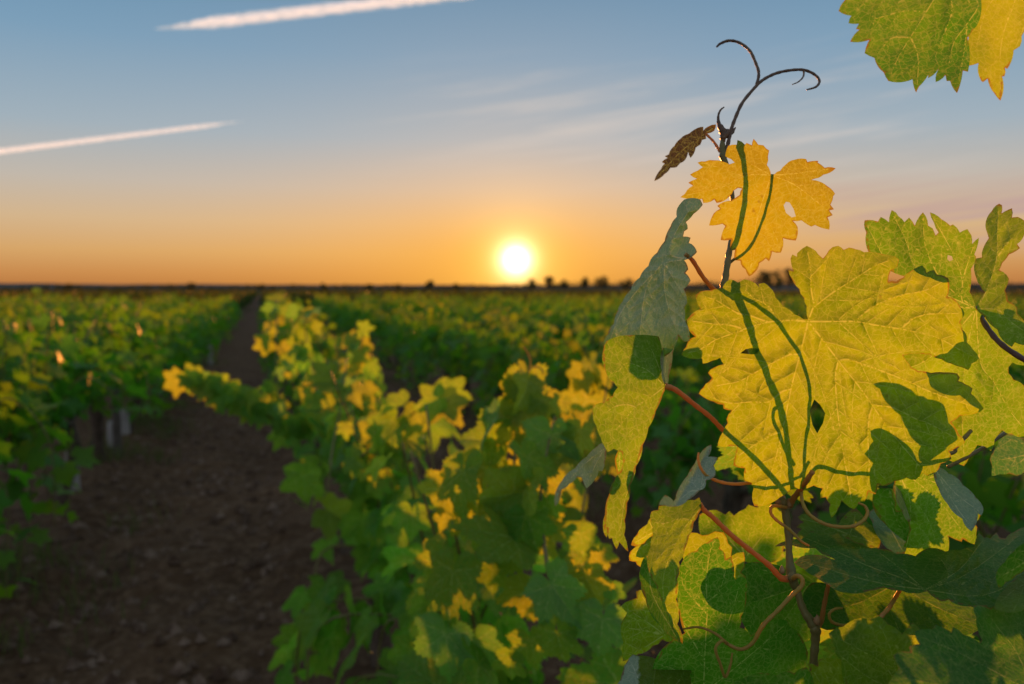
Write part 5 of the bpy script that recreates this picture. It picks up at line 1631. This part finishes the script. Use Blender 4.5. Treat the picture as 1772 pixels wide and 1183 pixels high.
TREES = [(118, 490, 20, 'small round tree far off above the vines, near the dim end of the horizon'), (333, 488, 16, 'lone far tree standing where the vine rows meet the hills'),
         (455, 490, 22, 'low far tree above the far end of the path'), (560, 489, 14, 'little far tree above the row bordering the path'), (640, 490, 20, 'low bushy far tree, first of the string toward the sun'),
         (690, 490, 16, 'low far tree between the bushy one and the taller rounded one'), (745, 484, 18, 'taller rounded far tree just before the sun glow begins'), (790, 489, 18, 'low tree at the edge of the sun glow'),
         (918, 481, 26, 'tree silhouette directly under the setting sun'), (951, 476, 18, 'taller peaked tree silhouette just right of the sun'), (975, 482, 22, 'tree silhouette beside the peaked one'),
         (1012, 479, 20, 'narrow tree silhouette with a thin spire, between the sun and the grey leaf'), (1042, 477, 28, 'round dark tree left of the grey folded leaf'), (1085, 481, 22, 'dark tree touching the outline of the grey folded leaf'),
         (1225, 486, 30, 'low dark tree between the two stalks of the near vine'), (1318, 467, 44, 'dark broad tree right of the golden leaf tip'), (1362, 463, 40, 'dark tallest far tree beside the big yellow leaf'),
         (1345, 478, 40, 'dark low tree filling the gap between the two broad ones'), (1720, 488, 26, 'far tree showing between the leaves near the right edge')]
for n, (px, top, wid, lab) in enumerate(TREES):
    tree(px, top, wid, 330.0 + 37 * (n % 4), lab, 60 + n)

rng = np.random.default_rng(3)
xs = np.arange(-100, 1900, 3.2)
dist = 545.0
hh = (HORIZON - (np.interp(xs, [-100, 500, 860, 915, 1000, 1100, 1200, 1280, 1315, 1385, 1440, 1600, 1900], [493.5, 493, 492.5, 488, 488, 486, 488, 484, 475, 472, 485, 488, 489]) - 3.0 * np.clip(vnoise(xs, xs * 0, 34, 8), -.3, 1) - 2.5 * (xs > 560) * np.clip(vnoise(xs, xs * 0 + 9, 15, 4), 0, 1))) / F * dist + CAM_H
zb = float(dip(np.array(dist)))
hh = hh - zb
cen = np.stack([(xs - CX) / F * dist, dist + rng.uniform(-6, 6, len(xs)), zb + hh * .52], 1)
V, Q = leaf_cloud(rng, cen, hh * .5, 34000, .5)
tag(obj('treeline', mesh_np('treeline', V, Q, [M_TREE], {'tint': np.repeat(rng.random(len(Q)), 4)}, smooth=False)), 'dark far hedge and tree line along the horizon', 'tree line', kind='stuff')


# ------------------------------------------------------------------ vapour trails
def contrail(a, b, ra, rb, dist, dens, label, seed):
    A, B = P3(*a, dist), P3(*b, dist * 1.02)
    ax = (B - A)
    L = ax.length
    ax.normalize()
    side = ax.cross(Vector((0, 0, 1))).normalized()
    up = side.cross(ax)
    R0 = max(ra, rb) / F * dist
    sides, n = 12, 24
    V, Q = [], []
    for i in range(n + 1):
        t = i / n
        env = (ra + (rb - ra) * t) / max(ra, rb) * (min(1, .15 + 5 * t) if seed == 1 else min(1, .1 + 6 * (1 - t)))
        for s in range(sides):
            th = 2 * math.pi * s / sides
            V.append((t * L, math.cos(th) * R0 * env, math.sin(th) * R0 * env))
        if i:
            for s in range(sides):
                s2 = (s + 1) % sides
                Q.append(((i - 1) * sides + s, (i - 1) * sides + s2, i * sides + s2, i * sides + s))
    caps = np.array([tuple(range(sides))[::-1], tuple(range(n * sides, (n + 1) * sides))])
    m, g = new_mat('vapour_trail')
    co = g.n('ShaderNodeTexCoord').outputs['Object']
    sep = g.n('ShaderNodeSeparateXYZ', {0: co})
    t = g.m('DIVIDE', sep.outputs[0], L)
    if seed == 1:
        env = g.m('MINIMUM', 1.0, g.m('ADD', .15, g.m('MULTIPLY', t, 5.0)))
    else:
        env = g.m('MINIMUM', 1.0, g.m('ADD', .1, g.m('MULTIPLY', g.m('SUBTRACT', 1.0, t), 6.0)))
    rad = g.m('MULTIPLY', g.m('ADD', ra / max(ra, rb), g.m('MULTIPLY', t, (rb - ra) / max(ra, rb))), g.m('MULTIPLY', env, R0))
    r = g.m('DIVIDE', g.m('SQRT', g.m('ADD', g.m('POWER', g.m('ABSOLUTE', sep.outputs[1]), 2.0), g.m('POWER', g.m('ABSOLUTE', sep.outputs[2]), 2.0))), rad)
    nz = g.n('ShaderNodeTexNoise', {'Vector': g.v('MULTIPLY', co, (.35, 1, 1)), 'Scale': 2.2 / R0, 'Detail': 5.0, 'Roughness': .65, 'Distortion': .4}).outputs['Fac']
    soft = g.rng(g.m('ADD', r, g.m('MULTIPLY', g.m('SUBTRACT', nz, .5), 2.2)), 1.0, .25)
    soft = g.m('MULTIPLY', soft, g.rng(r, 1.0, .8))
    d = g.m('MULTIPLY', soft, dens / R0)
    pv = g.n('ShaderNodeVolumePrincipled', {'Emission Color': (.95, .87, .82, 1), 'Emission Strength': g.m('MULTIPLY', d, .27), 'Color': (.50, .80, 1.0, 1), 'Absorption Color': (1, 1, 1, 1), 'Density': d, 'Anisotropy': 0.0})  # bluish colour and slight glow added, whitening the trail against the orange sun
    g.n('ShaderNodeOutputMaterial', {'Volume': pv.outputs[0]})
    o = obj('contrail', mesh_np('contrail', V, [np.array(Q), caps], [m]))
    M = Matrix((ax, side, up)).transposed().to_4x4()
    o.matrix_world = Matrix.Translation(A) @ M
    tag(o, label, 'contrail', 'vapour trails')


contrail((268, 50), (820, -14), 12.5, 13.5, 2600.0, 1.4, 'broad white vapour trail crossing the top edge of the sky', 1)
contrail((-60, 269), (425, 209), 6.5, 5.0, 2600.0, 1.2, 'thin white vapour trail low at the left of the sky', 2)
